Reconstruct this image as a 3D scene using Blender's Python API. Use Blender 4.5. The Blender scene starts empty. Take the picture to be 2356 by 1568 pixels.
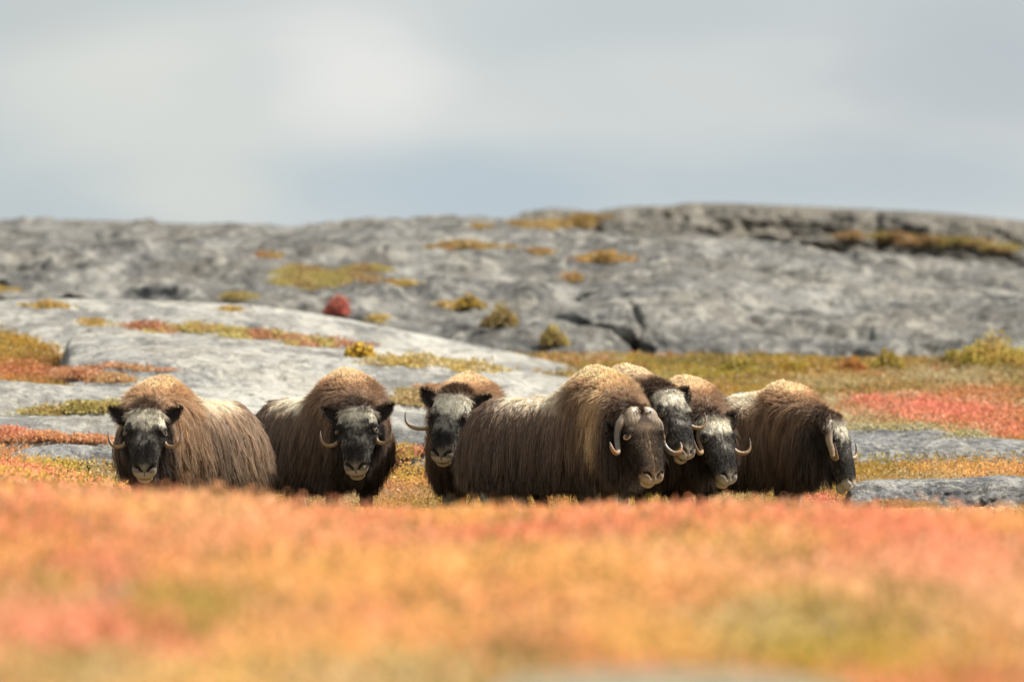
import bpy, math, random
import numpy as np
from mathutils import Vector

random.seed(7)
RNG = np.random.default_rng(7)
scene = bpy.context.scene
COL = scene.collection
R = math.radians

# ------------------------------------------------------------------ camera, sky, sun, exposure
CAMZ = 0.48                      # photographer lying in the heath
K = 26178.0                      # photo pixels (2356 wide) per unit of tangent
HORIZON, CX = 1067.0, 1178.0
FOCUS = 104.6
cam_d = bpy.data.cameras.new('camera')
cam_d.lens, cam_d.sensor_width = 400.0, 36.0
cam_d.clip_start, cam_d.clip_end = 0.5, 8000.0
cam_d.dof.use_dof = True
cam_d.dof.focus_distance = FOCUS
cam_d.dof.aperture_fstop = 3.0
cam = bpy.data.objects.new('camera', cam_d)
COL.objects.link(cam)
cam.location = (0, 0, CAMZ)
cam.rotation_euler = (R(90) + math.atan((HORIZON - 784.0) / K), 0, 0)
scene.camera = cam

SUN = Vector((0.60, 0.17, 0.72)).normalized()      # towards the sun
world = bpy.data.worlds.new('World')
scene.world = world
world.use_nodes = True


def build_world():
    nt = world.node_tree
    nt.nodes.clear()
    N, L = nt.nodes.new, nt.links.new
    out = N('ShaderNodeOutputWorld')
    bg = N('ShaderNodeBackground')
    bg.inputs['Strength'].default_value = 0.1
    sky = N('ShaderNodeTexSky')
    sky.sky_type = 'NISHITA'
    sky.sun_disc = False
    sky.sun_elevation = math.asin(SUN.z)
    sky.sun_rotation = math.atan2(SUN.x, SUN.y)
    sky.altitude = 50
    sky.dust_density = 1.0
    tc = N('ShaderNodeTexCoord')
    # broken cloud deck over the whole dome
    mp = N('ShaderNodeMapping')
    mp.inputs['Scale'].default_value = (1.0, 1.0, 3.2)
    mp.inputs['Location'].default_value = (0.37, 0.11, 0.53)
    L(tc.outputs['Generated'], mp.inputs['Vector'])
    no = N('ShaderNodeTexNoise')
    no.inputs['Scale'].default_value = 13.0
    no.inputs['Detail'].default_value = 3.0
    no.inputs['Roughness'].default_value = 0.45
    no.inputs['Distortion'].default_value = 0.4
    L(mp.outputs['Vector'], no.inputs['Vector'])
    rp = N('ShaderNodeValToRGB')
    rp.color_ramp.interpolation = 'EASE'
    rp.color_ramp.elements[0].position = 0.30
    rp.color_ramp.elements[1].position = 0.66
    rp.color_ramp.elements[0].color = (0.55, 0.55, 0.55, 1)
    L(no.outputs['Fac'], rp.inputs['Fac'])
    tone = N('ShaderNodeTexNoise')
    tone.inputs['Scale'].default_value = 22.0
    tone.inputs['Detail'].default_value = 2.0
    tone.inputs['Roughness'].default_value = 0.4
    L(mp.outputs['Vector'], tone.inputs['Vector'])
    cr = N('ShaderNodeValToRGB')
    cr.color_ramp.interpolation = 'EASE'
    cr.color_ramp.elements[0].position = 0.32
    cr.color_ramp.elements[0].color = (0.500, 0.560, 0.585, 1)
    cr.color_ramp.elements[1].position = 0.68
    cr.color_ramp.elements[1].color = (0.640, 0.665, 0.655, 1)
    L(tone.outputs['Fac'], cr.inputs['Fac'])

    # single clouds and one bluer gap low over the ridge, each a soft spot on the dome
    def spot(px, py, rx, ry):
        d = Vector(((px - CX) / K, 1.0, (HORIZON - py) / K)).normalized()
        sb = N('ShaderNodeVectorMath'); sb.operation = 'SUBTRACT'
        L(tc.outputs['Generated'], sb.inputs[0]); sb.inputs[1].default_value = d
        ml = N('ShaderNodeVectorMath'); ml.operation = 'MULTIPLY'
        L(sb.outputs[0], ml.inputs[0]); ml.inputs[1].default_value = (K / rx, K / rx, K / ry)
        ln = N('ShaderNodeVectorMath'); ln.operation = 'LENGTH'
        L(ml.outputs[0], ln.inputs[0])
        mr = N('ShaderNodeMapRange'); mr.interpolation_type = 'SMOOTHERSTEP'
        mr.inputs['From Min'].default_value = 1.35
        mr.inputs['From Max'].default_value = 0.0
        wob = N('ShaderNodeMath'); wob.operation = 'MULTIPLY_ADD'
        nz = N('ShaderNodeTexNoise'); nz.inputs['Scale'].default_value = 60.0
        nz.inputs['Detail'].default_value = 2.0
        L(mp.outputs['Vector'], nz.inputs['Vector'])
        L(nz.outputs['Fac'], wob.inputs[0]); wob.inputs[1].default_value = 0.7
        sb2 = N('ShaderNodeMath'); sb2.operation = 'ADD'
        L(ln.outputs['Value'], sb2.inputs[0]); sb2.inputs[1].default_value = -0.35
        L(sb2.outputs[0], wob.inputs[2])
        L(wob.outputs[0], mr.inputs['Value'])
        return mr.outputs['Result']

    cur = cr.outputs['Color']
    for (px, py, rx, ry, c, k) in [
            (1080, 430, 700, 130, (0.450, 0.540, 0.602), 0.75),
            (1950, 410, 950, 130, (0.455, 0.532, 0.580), 0.75),
            (820, 170, 280, 170, (0.790, 0.790, 0.762), 0.85),
            (260, 210, 460, 240, (0.700, 0.712, 0.670), 0.75),
            (450, 440, 240, 130, (0.655, 0.675, 0.640), 0.75),
            (1650, 240, 560, 170, (0.590, 0.625, 0.630), 0.6),
            (1500, 30, 500, 120, (0.520, 0.565, 0.585), 0.5),
            (2250, 110, 560, 330, (0.470, 0.515, 0.552), 0.8),
            (40, 20, 260, 120, (0.545, 0.575, 0.570), 0.6)]:
        mx = N('ShaderNodeMix'); mx.data_type = 'RGBA'
        f = spot(px, py, rx, ry)
        m = N('ShaderNodeMath'); m.operation = 'MULTIPLY'
        L(f, m.inputs[0]); m.inputs[1].default_value = k
        L(m.outputs[0], mx.inputs['Factor'])
        L(cur, mx.inputs['A']); mx.inputs['B'].default_value = (*c, 1)
        cur = mx.outputs['Result']
    sc = N('ShaderNodeVectorMath'); sc.operation = 'SCALE'
    L(cur, sc.inputs[0]); sc.inputs['Scale'].default_value = 5.75
    fin = N('ShaderNodeMix'); fin.data_type = 'RGBA'
    fm = N('ShaderNodeMapRange')
    fm.inputs['From Min'].default_value = 0.5
    fm.inputs['From Max'].default_value = 1.0
    fm.inputs['To Min'].default_value = 0.93
    fm.inputs['To Max'].default_value = 1.0
    L(rp.outputs['Color'], fm.inputs['Value'])
    L(fm.outputs['Result'], fin.inputs['Factor'])
    L(sky.outputs['Color'], fin.inputs['A'])
    L(sc.outputs['Vector'], fin.inputs['B'])
    L(fin.outputs['Result'], bg.inputs['Color'])
    L(bg.outputs['Background'], out.inputs['Surface'])


build_world()
sun_d = bpy.data.lights.new('sun', 'SUN')
sun_d.energy = 5.0
sun_d.angle = R(0.8)
sun_d.color = (1.0, 0.93, 0.83)
sun = bpy.data.objects.new('sun', sun_d)
COL.objects.link(sun)
sun.rotation_euler = SUN.to_track_quat('Z', 'Y').to_euler()
scene.view_settings.view_transform = 'Standard'
scene.view_settings.look = 'None'
scene.view_settings.exposure = 0.86
scene.view_settings.gamma = 1.0
scene.view_settings.use_curve_mapping = False
scene.cycles.use_denoising = True
scene.cycles.max_bounces = 8
scene.cycles.diffuse_bounces = 4
scene.cycles.transmission_bounces = 6
scene.cycles_curves.shape = 'THICK'


# ------------------------------------------------------------------ helpers
def ss(a, b, x):
    t = np.clip((np.asarray(x, float) - a) / (b - a), 0, 1)
    return t * t * (3 - 2 * t)


def _hash(ix, iy, iz, seed):
    h = (ix.astype(np.int64) * 374761393 + iy.astype(np.int64) * 668265263
         + iz.astype(np.int64) * 2147483647 + seed * 1274126177) & 0xFFFFFFFF
    h = ((h ^ (h >> 13)) * 1274126177) & 0xFFFFFFFF
    h = (h ^ (h >> 16)) & 0xFFFF
    return h / 65535.0


def vnoise(x, y, z, seed=0):
    x, y, z = np.broadcast_arrays(np.asarray(x, float), np.asarray(y, float), np.asarray(z, float))
    ix, iy, iz = np.floor(x), np.floor(y), np.floor(z)
    fx, fy, fz = x - ix, y - iy, z - iz
    fx, fy, fz = [f * f * f * (f * (f * 6 - 15) + 10) for f in (fx, fy, fz)]
    r = 0
    for a in (0, 1):
        for b in (0, 1):
            for c in (0, 1):
                w = (fx if a else 1 - fx) * (fy if b else 1 - fy) * (fz if c else 1 - fz)
                r = r + w * _hash(ix + a, iy + b, iz + c, seed)
    return r


def fbm(x, y, z=0.0, seed=0, oct=4, gain=0.5):
    s, a, n = 0.0, 1.0, 0.0
    for o in range(oct):
        s = s + a * vnoise(np.asarray(x) * 2 ** o + 17.3 * o, np.asarray(y) * 2 ** o + 5.1 * o,
                           np.asarray(z) * 2 ** o + 9.7 * o, seed + o)
        n += a
        a *= gain
    return s / n          # 0..1


def at(px, py, d):
    return np.array([(px - CX) / K * d, d, CAMZ + (HORIZON - py) / K * d])


def link(name, data, mat=None, parent=None):
    o = bpy.data.objects.new(name, data)
    COL.objects.link(o)
    if mat is not None:
        data.materials.append(mat)
    if parent is not None:
        o.parent = parent
    return o


def mesh_data(name, V, F, smooth=True, col=None):
    """V (n,3); F (m,k) of one face size"""
    V = np.ascontiguousarray(V, np.float32)
    F = np.ascontiguousarray(F, np.int32)
    me = bpy.data.meshes.new(name)
    me.vertices.add(len(V))
    me.vertices.foreach_set('co', V.ravel())
    k = F.shape[1]
    me.loops.add(F.size)
    me.loops.foreach_set('vertex_index', F.ravel())
    me.polygons.add(len(F))
    me.polygons.foreach_set('loop_start', np.arange(0, F.size, k, dtype=np.int32))
    if col is not None:
        c = np.ones((len(V), 4), np.float32)
        c[:, :3] = col
        a = me.attributes.new('tint', 'FLOAT_COLOR', 'POINT')
        a.data.foreach_set('color', c.ravel())
    me.update(calc_edges=True)
    me.validate()
    me.polygons.foreach_set('use_smooth', np.full(len(F), smooth))
    return me


def grid_faces(nr, nc, wrap=False):
    i = np.arange(nr - 1)[:, None]
    j = np.arange(nc if wrap else nc - 1)[None, :]
    j2 = (j + 1) % nc
    return np.stack([i * nc + j, i * nc + j2, (i + 1) * nc + j2, (i + 1) * nc + j], -1).reshape(-1, 4)


def tag(o, label=None, cat=None, group=None, kind=None):
    if label: o['label'] = label
    if cat: o['category'] = cat
    if group: o['group'] = group
    if kind: o['kind'] = kind
    return o


# ------------------------------------------------------------------ materials
def new_mat(name):
    m = bpy.data.materials.new(name)
    m.use_nodes = True
    nt = m.node_tree
    nt.nodes.clear()
    out = nt.nodes.new('ShaderNodeOutputMaterial')
    return m, nt, nt.nodes.new, nt.links.new, out


def mat_leaf():
    m, nt, N, L, out = new_mat('leaf')
    at_ = N('ShaderNodeAttribute'); at_.attribute_name = 'tint'
    d = N('ShaderNodeBsdfDiffuse')
    t = N('ShaderNodeBsdfTranslucent')
    g = N('ShaderNodeBsdfGlossy'); g.inputs['Roughness'].default_value = 0.5
    g.inputs['Color'].default_value = (0.9, 0.9, 0.9, 1)
    L(at_.outputs['Color'], d.inputs['Color'])
    L(at_.outputs['Color'], t.inputs['Color'])
    mx = N('ShaderNodeMixShader'); mx.inputs[0].default_value = 0.45
    L(d.outputs[0], mx.inputs[1]); L(t.outputs[0], mx.inputs[2])
    m2 = N('ShaderNodeMixShader'); m2.inputs[0].default_value = 0.02
    L(mx.outputs[0], m2.inputs[1]); L(g.outputs[0], m2.inputs[2])
    L(m2.outputs[0], out.inputs['Surface'])
    return m


def mat_attr(name, rough, spec=0.3, bump=0.0, bscale=60.0):
    m, nt, N, L, out = new_mat(name)
    at_ = N('ShaderNodeAttribute'); at_.attribute_name = 'tint'
    p = N('ShaderNodeBsdfPrincipled')
    p.inputs['Roughness'].default_value = rough
    p.inputs['Specular IOR Level'].default_value = spec
    L(at_.outputs['Color'], p.inputs['Base Color'])
    if bump:
        tc = N('ShaderNodeTexCoord')
        no = N('ShaderNodeTexNoise'); no.inputs['Scale'].default_value = bscale
        no.inputs['Detail'].default_value = 4
        L(tc.outputs['Object'], no.inputs['Vector'])
        b = N('ShaderNodeBump'); b.inputs['Strength'].default_value = bump
        b.inputs['Distance'].default_value = 0.01
        L(no.outputs['Fac'], b.inputs['Height']); L(b.outputs[0], p.inputs['Normal'])
    L(p.outputs[0], out.inputs['Surface'])
    return m


def mat_hair():
    m, nt, N, L, out = new_mat('guard_hair')
    at_ = N('ShaderNodeAttribute'); at_.attribute_name = 'tint'
    p = N('ShaderNodeBsdfPrincipled')
    p.inputs['Roughness'].default_value = 0.5
    p.inputs['Specular IOR Level'].default_value = 0.25
    L(at_.outputs['Color'], p.inputs['Base Color'])
    t = N('ShaderNodeBsdfTranslucent')
    L(at_.outputs['Color'], t.inputs['Color'])
    mx = N('ShaderNodeMixShader'); mx.inputs[0].default_value = 0.35
    L(p.outputs[0], mx.inputs[1]); L(t.outputs[0], mx.inputs[2])
    L(mx.outputs[0], out.inputs['Surface'])
    return m


def mat_rock(name, dark, mid, pale, lichen, scale=1.0, pale_amt=0.5, YS=0.35):
    """mottled gneiss: big blotches, streaks, speckle and lichen spots"""
    m, nt, N, L, out = new_mat(name)
    tc = N('ShaderNodeTexCoord')
    p = N('ShaderNodeBsdfPrincipled')
    p.inputs['Roughness'].default_value = 0.85
    p.inputs['Specular IOR Level'].default_value = 0.2

    def noise(sc, det, rough, stretch=None, dist=0.0):
        no = N('ShaderNodeTexNoise')
        no.inputs['Scale'].default_value = sc * scale
        no.inputs['Detail'].default_value = det
        no.inputs['Roughness'].default_value = rough
        no.inputs['Distortion'].default_value = dist
        if stretch:
            mp = N('ShaderNodeMapping'); mp.inputs['Scale'].default_value = stretch
            mp.inputs['Rotation'].default_value = (0, R(12), 0)
            L(tc.outputs['Object'], mp.inputs['Vector']); L(mp.outputs[0], no.inputs['Vector'])
        else:
            L(tc.outputs['Object'], no.inputs['Vector'])
        return no.outputs['Fac']

    def ramp(fac, a, b, ca, cb):
        r = N('ShaderNodeValToRGB')
        r.color_ramp.elements[0].position = a; r.color_ramp.elements[0].color = (*ca, 1)
        r.color_ramp.elements[1].position = b; r.color_ramp.elements[1].color = (*cb, 1)
        L(fac, r.inputs['Fac'])
        return r.outputs['Color']

    def mix(fac, a, b):
        mx = N('ShaderNodeMix'); mx.data_type = 'RGBA'
        if isinstance(fac, float): mx.inputs['Factor'].default_value = fac
        else: L(fac, mx.inputs['Factor'])
        for s, v in (('A', a), ('B', b)):
            if isinstance(v, tuple): mx.inputs[s].default_value = (*v, 1)
            else: L(v, mx.inputs[s])
        return mx.outputs['Result']

    W, B = (1, 1, 1), (0, 0, 0)
    g = lambda v: (v, v, v)
    base = ramp(noise(1.1, 9, 0.70, (1, YS * 1.3, 1.3), 0.7), 0.42, 0.58, dark, mid)
    c = mix(ramp(noise(0.5, 7, 0.68, (0.9, YS, 1.2), 1.0), 0.62 - 0.22 * pale_amt, 0.72 - 0.16 * pale_amt, B, g(.85)), base, pale)
    c = mix(ramp(noise(1.9, 7, 0.72, (1.3, YS * 1.5, 1.0), 1.2), 0.50, 0.60, B, g(.70)), c, tuple(x * 0.6 for x in dark))
    c = mix(ramp(noise(4.2, 5, 0.7, (1, YS * 2, 1.1), 0.6), 0.52, 0.60, B, g(.60)), c, lichen)
    c = mix(ramp(noise(8.0, 4, 0.7, (1, YS * 2, 1)), 0.53, 0.61, B, g(.5)), c, tuple(x * 0.5 for x in dark))
    c = mix(ramp(noise(0.45, 4, 0.6), 0.45, 0.7, B, g(.28)), c, (0.36, 0.31, 0.23))
    L(c, p.inputs['Base Color'])
    b = N('ShaderNodeBump'); b.inputs['Strength'].default_value = 1.0
    b.inputs['Distance'].default_value = 0.22
    L(noise(2.2, 10, 0.72, (1, 0.6, 1.5)), b.inputs['Height'])
    L(b.outputs[0], p.inputs['Normal'])
    L(p.outputs[0], out.inputs['Surface'])
    return m


def mat_ground():
    m, nt, N, L, out = new_mat('peat_soil')
    tc = N('ShaderNodeTexCoord')
    no = N('ShaderNodeTexNoise'); no.inputs['Scale'].default_value = 1.3; no.inputs['Detail'].default_value = 8
    L(tc.outputs['Object'], no.inputs['Vector'])
    r = N('ShaderNodeValToRGB')
    e = r.color_ramp.elements
    e[0].position, e[0].color = 0.3, (0.09, 0.055, 0.025, 1)
    e[1].position, e[1].color = 0.7, (0.26, 0.17, 0.06, 1)
    x = e.new(0.5); x.color = (0.16, 0.12, 0.04, 1)
    L(no.outputs['Fac'], r.inputs['Fac'])
    p = N('ShaderNodeBsdfPrincipled'); p.inputs['Roughness'].default_value = 0.95
    p.inputs['Specular IOR Level'].default_value = 0.1
    L(r.outputs['Color'], p.inputs['Base Color'])
    L(p.outputs[0], out.inputs['Surface'])
    return m


def mat_eye():
    m, nt, N, L, out = new_mat('wet_eye')
    p = N('ShaderNodeBsdfPrincipled')
    p.inputs['Base Color'].default_value = (0.012, 0.008, 0.006, 1)
    p.inputs['Roughness'].default_value = 0.08
    p.inputs['Coat Weight'].default_value = 1.0
    L(p.outputs[0], out.inputs['Surface'])
    return m


M_LEAF = mat_leaf()
M_HAIR = mat_hair()
M_SKIN = mat_attr('skin_and_underwool', 0.8, 0.2, 0.5, 90)
M_HORN = mat_attr('horn', 0.42, 0.45, 0.35, 70)
M_EYE = mat_eye()
M_SOIL = mat_ground()
M_HILL = mat_rock('hill_gneiss', (0.075, 0.074, 0.072), (0.172, 0.170, 0.162), (0.34, 0.332, 0.305), (0.37, 0.362, 0.315), 0.62, 0.45, 0.16)
M_SLAB = mat_rock('pale_gneiss', (0.19, 0.188, 0.182), (0.36, 0.356, 0.335), (0.55, 0.537, 0.487), (0.55, 0.537, 0.46), 0.7, 0.64, 0.22)
M_CLIFF = mat_rock('dark_gneiss', (0.065, 0.062, 0.057), (0.17, 0.16, 0.143), (0.34, 0.315, 0.27), (0.30, 0.28, 0.22), 1.0, 0.4)
M_BOULDER = mat_rock('lichen_gneiss', (0.13, 0.133, 0.14), (0.32, 0.32, 0.325), (0.52, 0.51, 0.48), (0.62, 0.60, 0.50), 2.2, 0.6)

# ------------------------------------------------------------------ the ground
_D = np.array([1, 20, 26, 30, 34, 38, 44, 50, 56, 60, 70, 82, 95, 104, 107, 112, 118, 125, 128, 135, 145, 150, 165, 200, 400, 4000], float)
_ZC = np.array([-.30, -.55, -.57, -.49, -.38, -.27, -.12, -.01, .055, .05, .0, -.02, 0, 0, 0, .17, .40, .66, .78, 1.05, 1.36, 1.48, 1.90, 2.3, 2.3, 2.3])
_ZL = np.array([-.30, -.55, -.57, -.49, -.38, -.27, -.11, .01, .07, .10, .14, .20, .29, .36, .38, .46, .58, .95, 1.30, 1.60, 2.03, 2.25, 2.35, 2.4, 2.4, 2.4])


def ground_z(x, d):
    px = CX + x / d * K
    wl = 1 - ss(-100, 470, px)
    crest = np.exp(-((d - 58) / 14.0) ** 2) * (0.095 * (1 - ss(420, 860, px)) - 0.03 * ss(1700, 2356, px))
    z = np.interp(d, _D, _ZC) * (1 - wl) + np.interp(d, _D, _ZL) * wl + crest * (1 - 0.4 * wl)
    rough = ss(5, 20, d) * (1 - 0.75 * np.exp(-((d - 105) / 6.0) ** 2))
    z = z + (fbm(x * 0.45, d * 0.18, 0, 3, 3) - 0.5) * 0.10 * rough + (fbm(x * 1.7, d * 0.6, 0, 8, 2) - 0.5) * 0.05 * rough
    return z


def build_ground():
    u = np.concatenate([-np.geomspace(3.0, 0.075, 24), np.linspace(-0.07, 0.07, 260), np.geomspace(0.075, 3.0, 24)])
    d = np.concatenate([np.geomspace(1.0, 20, 30)[:-1], np.linspace(20, 175, 330), np.geomspace(178, 4000, 40)])
    D, U = np.meshgrid(d, u, indexing='ij')
    X = D * U
    Z = ground_z(X, D)
    V = np.stack([X, D, Z], -1).reshape(-1, 3)
    o = link('ground', mesh_data('ground', V, grid_faces(len(d), len(u))[:, ::-1]), M_SOIL)
    tag(o, 'peaty tundra ground under the autumn heath', kind='structure')


build_ground()


# ------------------------------------------------------------------ bedrock
def slab(name, mat, top, bot, d0, run, back, p=1.5, px_n=300, rows=70, amp=0.10, freq=0.8, cracks=(), seed=1,
         bot_drop=60, nsil=0.35, slope_back=0.06, ledge=0.0):
    top = np.array(top, float)
    px = np.linspace(top[0, 0], top[-1, 0], px_n)
    ty = np.interp(px, top[:, 0], top[:, 1])
    k = np.ones(7) / 7
    ty = np.convolve(np.pad(ty, 3, mode='edge'), k, 'valid')
    if np.isscalar(bot):
        by = np.full_like(px, bot)
    else:
        b = np.array(bot, float)
        by = np.interp(px, b[:, 0], b[:, 1])
    by = np.maximum(by, ty + 2) + bot_drop
    want = ty.copy()
    for it in range(2):
        phi = np.linspace(0, math.pi / 2, rows)
        sz, cz = np.sin(phi) ** (2 / p), np.cos(phi) ** (2 / p)
        nb = max(6, rows // 4)
        PX, _ = np.meshgrid(px, np.arange(rows + nb))
        zt = CAMZ + (HORIZON - ty) / K * (d0 + run)
        zb = CAMZ + (HORIZON - by) / K * d0
        Z = zb[None, :] + (zt - zb)[None, :] * sz[:, None]
        D = d0 + run * (1 - cz)[:, None] + 0 * Z
        tb = np.linspace(0, 1, nb + 1)[1:]
        Zb = zt[None, :] - slope_back * back * tb[:, None] ** 1.2 - 1.2 * ss(0.8, 1.0, tb)[:, None]
        Db = d0 + run + back * tb[:, None] + 0 * Zb
        Z, D = np.vstack([Z, Zb]), np.vstack([D, Db])
        X = (PX - CX) / K * D
        env = np.concatenate([ss(0, 0.15, sz) * (1 - (1 - nsil) * ss(0.9, 1, sz)), np.full(nb, nsil)])[:, None]
        n1 = fbm(X * freq, D * freq * 0.35, Z * freq * 1.6, seed, 5, 0.55) - 0.5
        n1s = n1
        n1 = n1 + 0.9 * (fbm(X * freq * .45, D * freq * .12, Z * freq * .9, seed + 13, 2) - 0.5)
        n2 = np.abs(fbm(X * freq * 0.7, D * freq * 0.3, Z * freq * 2.2, seed + 30, 3) - 0.5)
        n3 = fbm(X * freq * 4.5, D * freq * 1.5, Z * freq * 7, seed + 90, 4, 0.6) - 0.5
        D2 = D - env * amp * 2.2 * n1 * (run > 2) + env * amp * 0.35 * np.exp(-(n2 / 0.02) ** 2) - env * amp * 1.1 * n3
        Z2 = Z + env * amp * 1.2 * n1s + env * amp * 0.5 * n3
        if ledge:
            st = fbm(X * 0.3, D * 0.12, Z * 0.5, seed + 60, 4) * 3.4 + Z * 1.7
            ledge_ = ledge * ss(.40, .62, fbm(X * .35, D * .1, Z * .8, seed + 66, 3))
            f = st - np.floor(st)
            D2 = D2 - env * ledge_ * (ss(0.0, 0.8, f) - ss(0.85, 1.0, f))
        for (pts, w, dep) in cracks:
            pts = np.array(pts, float)
            PY = HORIZON - (Z - CAMZ) / D * K
            best = np.full(PX.shape, 1e9)
            wob = (fbm(X * 1.5, Z * 2.5, 0, seed + 77, 3) - 0.5) * 26
            for a, b in zip(pts[:-1], pts[1:]):
                ab = b - a
                t = np.clip(((PX - a[0]) * ab[0] + (PY - a[1]) * ab[1]) / (ab @ ab), 0, 1)
                best = np.minimum(best, np.hypot(PX - a[0] - t * ab[0], PY + wob - a[1] - t * ab[1]))
            dep_ = dep * 0.55 * ss(.25, .6, fbm(X * .8, Z * 1.2, 0, seed + 5, 2))
            w_ = w * (.6 + .8 * fbm(X * .6, Z, 3.0, seed + 6, 2))
            D2 = D2 + dep_ * np.exp(-(best / w_) ** 2)
            Z2 = Z2 - 0.25 * dep_ * np.exp(-(best / w_) ** 2)
        seen = (HORIZON - (Z2 - CAMZ) / D2 * K).min(0)
        kk = np.hanning(23); kk /= kk.sum()
        ty = ty + np.convolve(np.pad(want - seen, 11, mode='edge'), kk, 'valid')
        ty = np.minimum(ty, by - 3)
    V = np.stack([X, D2, Z2], -1).reshape(-1, 3)
    return link(name, mesh_data(name, V, grid_faces(rows + nb, px_n)), mat)


# hill: left face, right dome, dark ledge along the skyline
hill = slab('rock_hill', M_HILL,
            [(-420, 512), (-100, 505), (100, 506), (240, 508), (330, 512), (450, 516), (560, 518), (660, 518), (760, 506),
             (880, 498), (960, 492), (1040, 495), (1110, 499), (1200, 502), (1300, 520), (1420, 560)],
            720, 172, 78, 40, 1.55, 420, 190, 0.60, 0.33,
            cracks=[([(560, 545), (640, 590), (760, 600), (880, 575)], 9, 1.3),
                    ([(150, 530), (300, 560), (500, 560)], 7, 0.8)],
            seed=11, nsil=0.10, ledge=0.8)
tag(hill, 'grey rocky hillside rising behind the herd', kind='structure')
dome = slab('rock_hill', M_HILL,
            [(640, 700), (760, 655), (860, 622), (940, 596), (1040, 576), (1150, 560), (1250, 546), (1400, 538), (1550, 538),
             (1700, 547), (1850, 560), (2000, 576), (2200, 597), (2356, 612), (2760, 656)],
            840, 168, 46, 30, 1.75, 460, 200, 0.50, 0.42,
            cracks=[([(930, 625), (1010, 655), (1100, 680), (1190, 700), (1300, 735), (1420, 775), (1500, 810)], 8, 1.3),
                    ([(1120, 565), (1330, 568), (1420, 590)], 7, 0.8), ([(1430, 690), (1480, 760), (1460, 800)], 8, 0.6),
                    ([(1840, 570), (1900, 590), (1960, 602)], 10, 0.9), ([(1650, 680), (1740, 730), (1900, 745), (2000, 760)], 9, 0.6)],
            seed=23, nsil=0.10, ledge=0.55)
tag(dome, 'smooth grey rock dome on the right of the hill', kind='structure')
rim0 = slab('rock_ledge', M_CLIFF,
            [(-420, 510), (-100, 504), (100, 505), (240, 507), (330, 511), (450, 515), (560, 519), (640, 526), (720, 540)],
            [(-420, 560), (100, 556), (400, 562), (720, 560)], 246, 5.0, 30, 2.4, 300, 60, 0.40, 0.5,
            cracks=[([(0, 530), (200, 524), (420, 540)], 7, 1.2), ([(120, 505), (130, 550)], 7, 1.0)], seed=83, nsil=0.05, ledge=1.0)
tag(rim0, 'weathered rock ledge along the left skyline', kind='structure')
rim = slab('rock_ledge', M_CLIFF,
           [(1060, 520), (1120, 505), (1186, 500), (1206, 486), (1270, 479), (1330, 482), (1358, 496), (1385, 486), (1425, 476), (1480, 473), (1545, 474),
            (1575, 466), (1700, 468), (1900, 476), (2100, 485), (2200, 492), (2356, 508), (2760, 545)],
           [(1060, 540), (1400, 560), (2000, 590), (2760, 660)], 244, 6.5, 30, 2.6, 400, 90, 0.42, 0.55,
           cracks=[([(1365, 480), (1375, 530)], 8, 1.5), ([(1700, 480), (1712, 560)], 8, 1.2), ([(2010, 490), (2030, 570)], 9, 1.4),
                   ([(1500, 500), (1800, 520), (2356, 560)], 8, 0.4)],
           seed=37, nsil=0.12, ledge=0.45)
tag(rim, 'dark weathered rock ledge along the right skyline', kind='structure')

GR = 'bedrock slabs in front of the hill'
rocks = [dome, hill, rim, rim0]


def rock_thing(label, *a, **k):
    o = slab('rock_slab', *a, **k)
    tag(o, label, 'rock slab', GR)
    rocks.append(o)
    return o


rock_thing('upper of two long pale slabs sloping down to the right, below the round red bush', M_SLAB,
           [(-300, 694), (0, 690), (150, 686), (300, 690), (450, 694), (620, 704), (800, 734), (1000, 775), (1200, 815), (1400, 862)],
           [(-300, 770), (150, 770), (640, 800), (1000, 850), (1400, 880)], 146, 13, 8, 1.35, 330, 70, 0.20, 0.6,
           cracks=[([(0, 735), (300, 725), (620, 770)], 6, 0.5)], seed=41, ledge=0.25)
rock_thing('long pale slab with a rounded left end behind the two left oxen', M_SLAB,
           [(138, 850), (146, 795), (170, 770), (250, 759), (400, 765), (600, 782), (800, 806), (1000, 832), (1200, 852), (1420, 885)],
           [(138, 860), (300, 850), (640, 905), (1000, 920), (1420, 920)], 131, 10, 6, 1.35, 330, 70, 0.16, 0.7,
           cracks=[([(420, 845), (650, 870)], 6, 0.3)], seed=43, ledge=0.2)
rock_thing('low grey slab under the orange strip at the left edge', M_SLAB,
           [(-300, 862), (-20, 872), (150, 886), (330, 890), (520, 892), (800, 905), (1020, 915)],
           [(-300, 940), (400, 950), (1020, 960)], 124, 4.0, 4, 1.7, 260, 50, 0.14, 0.9, seed=47, ledge=0.15)
rock_thing('flat pale slab at the foot of the slope, level with the left ox\'s ears', M_SLAB,
           [(-300, 948), (0, 955), (200, 958), (420, 955), (700, 950), (900, 946), (960, 950), (1050, 962), (1180, 990)],
           [(-300, 1020), (260, 1034), (700, 1040), (960, 1050), (1180, 1050)], 117, 3.2, 4, 2.0, 300, 50, 0.12, 1.0, seed=53, ledge=0.12)
rock_thing('small dark blue-grey slab in the red heath left of the leftmost ox', M_BOULDER,
           [(30, 1042), (60, 1030), (130, 1021), (200, 1023), (250, 1033), (280, 1044)],
           1046, 115.0, 0.8, 1.0, 2.0, 120, 30, 0.05, 1.6, seed=59, bot_drop=25)
rock_thing('grey slab with a white right end below the coral red strip on the right', M_BOULDER,
           [(1560, 960), (1700, 900), (1850, 915), (1950, 985), (2050, 978), (2160, 988), (2260, 1004), (2356, 1012), (2560, 1024)],
           [(1560, 1010), (1960, 1034), (2150, 1046), (2356, 1050), (2560, 1060)], 119, 3.2, 3, 1.9, 260, 50, 0.13, 1.0, seed=61, ledge=0.1)
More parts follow.
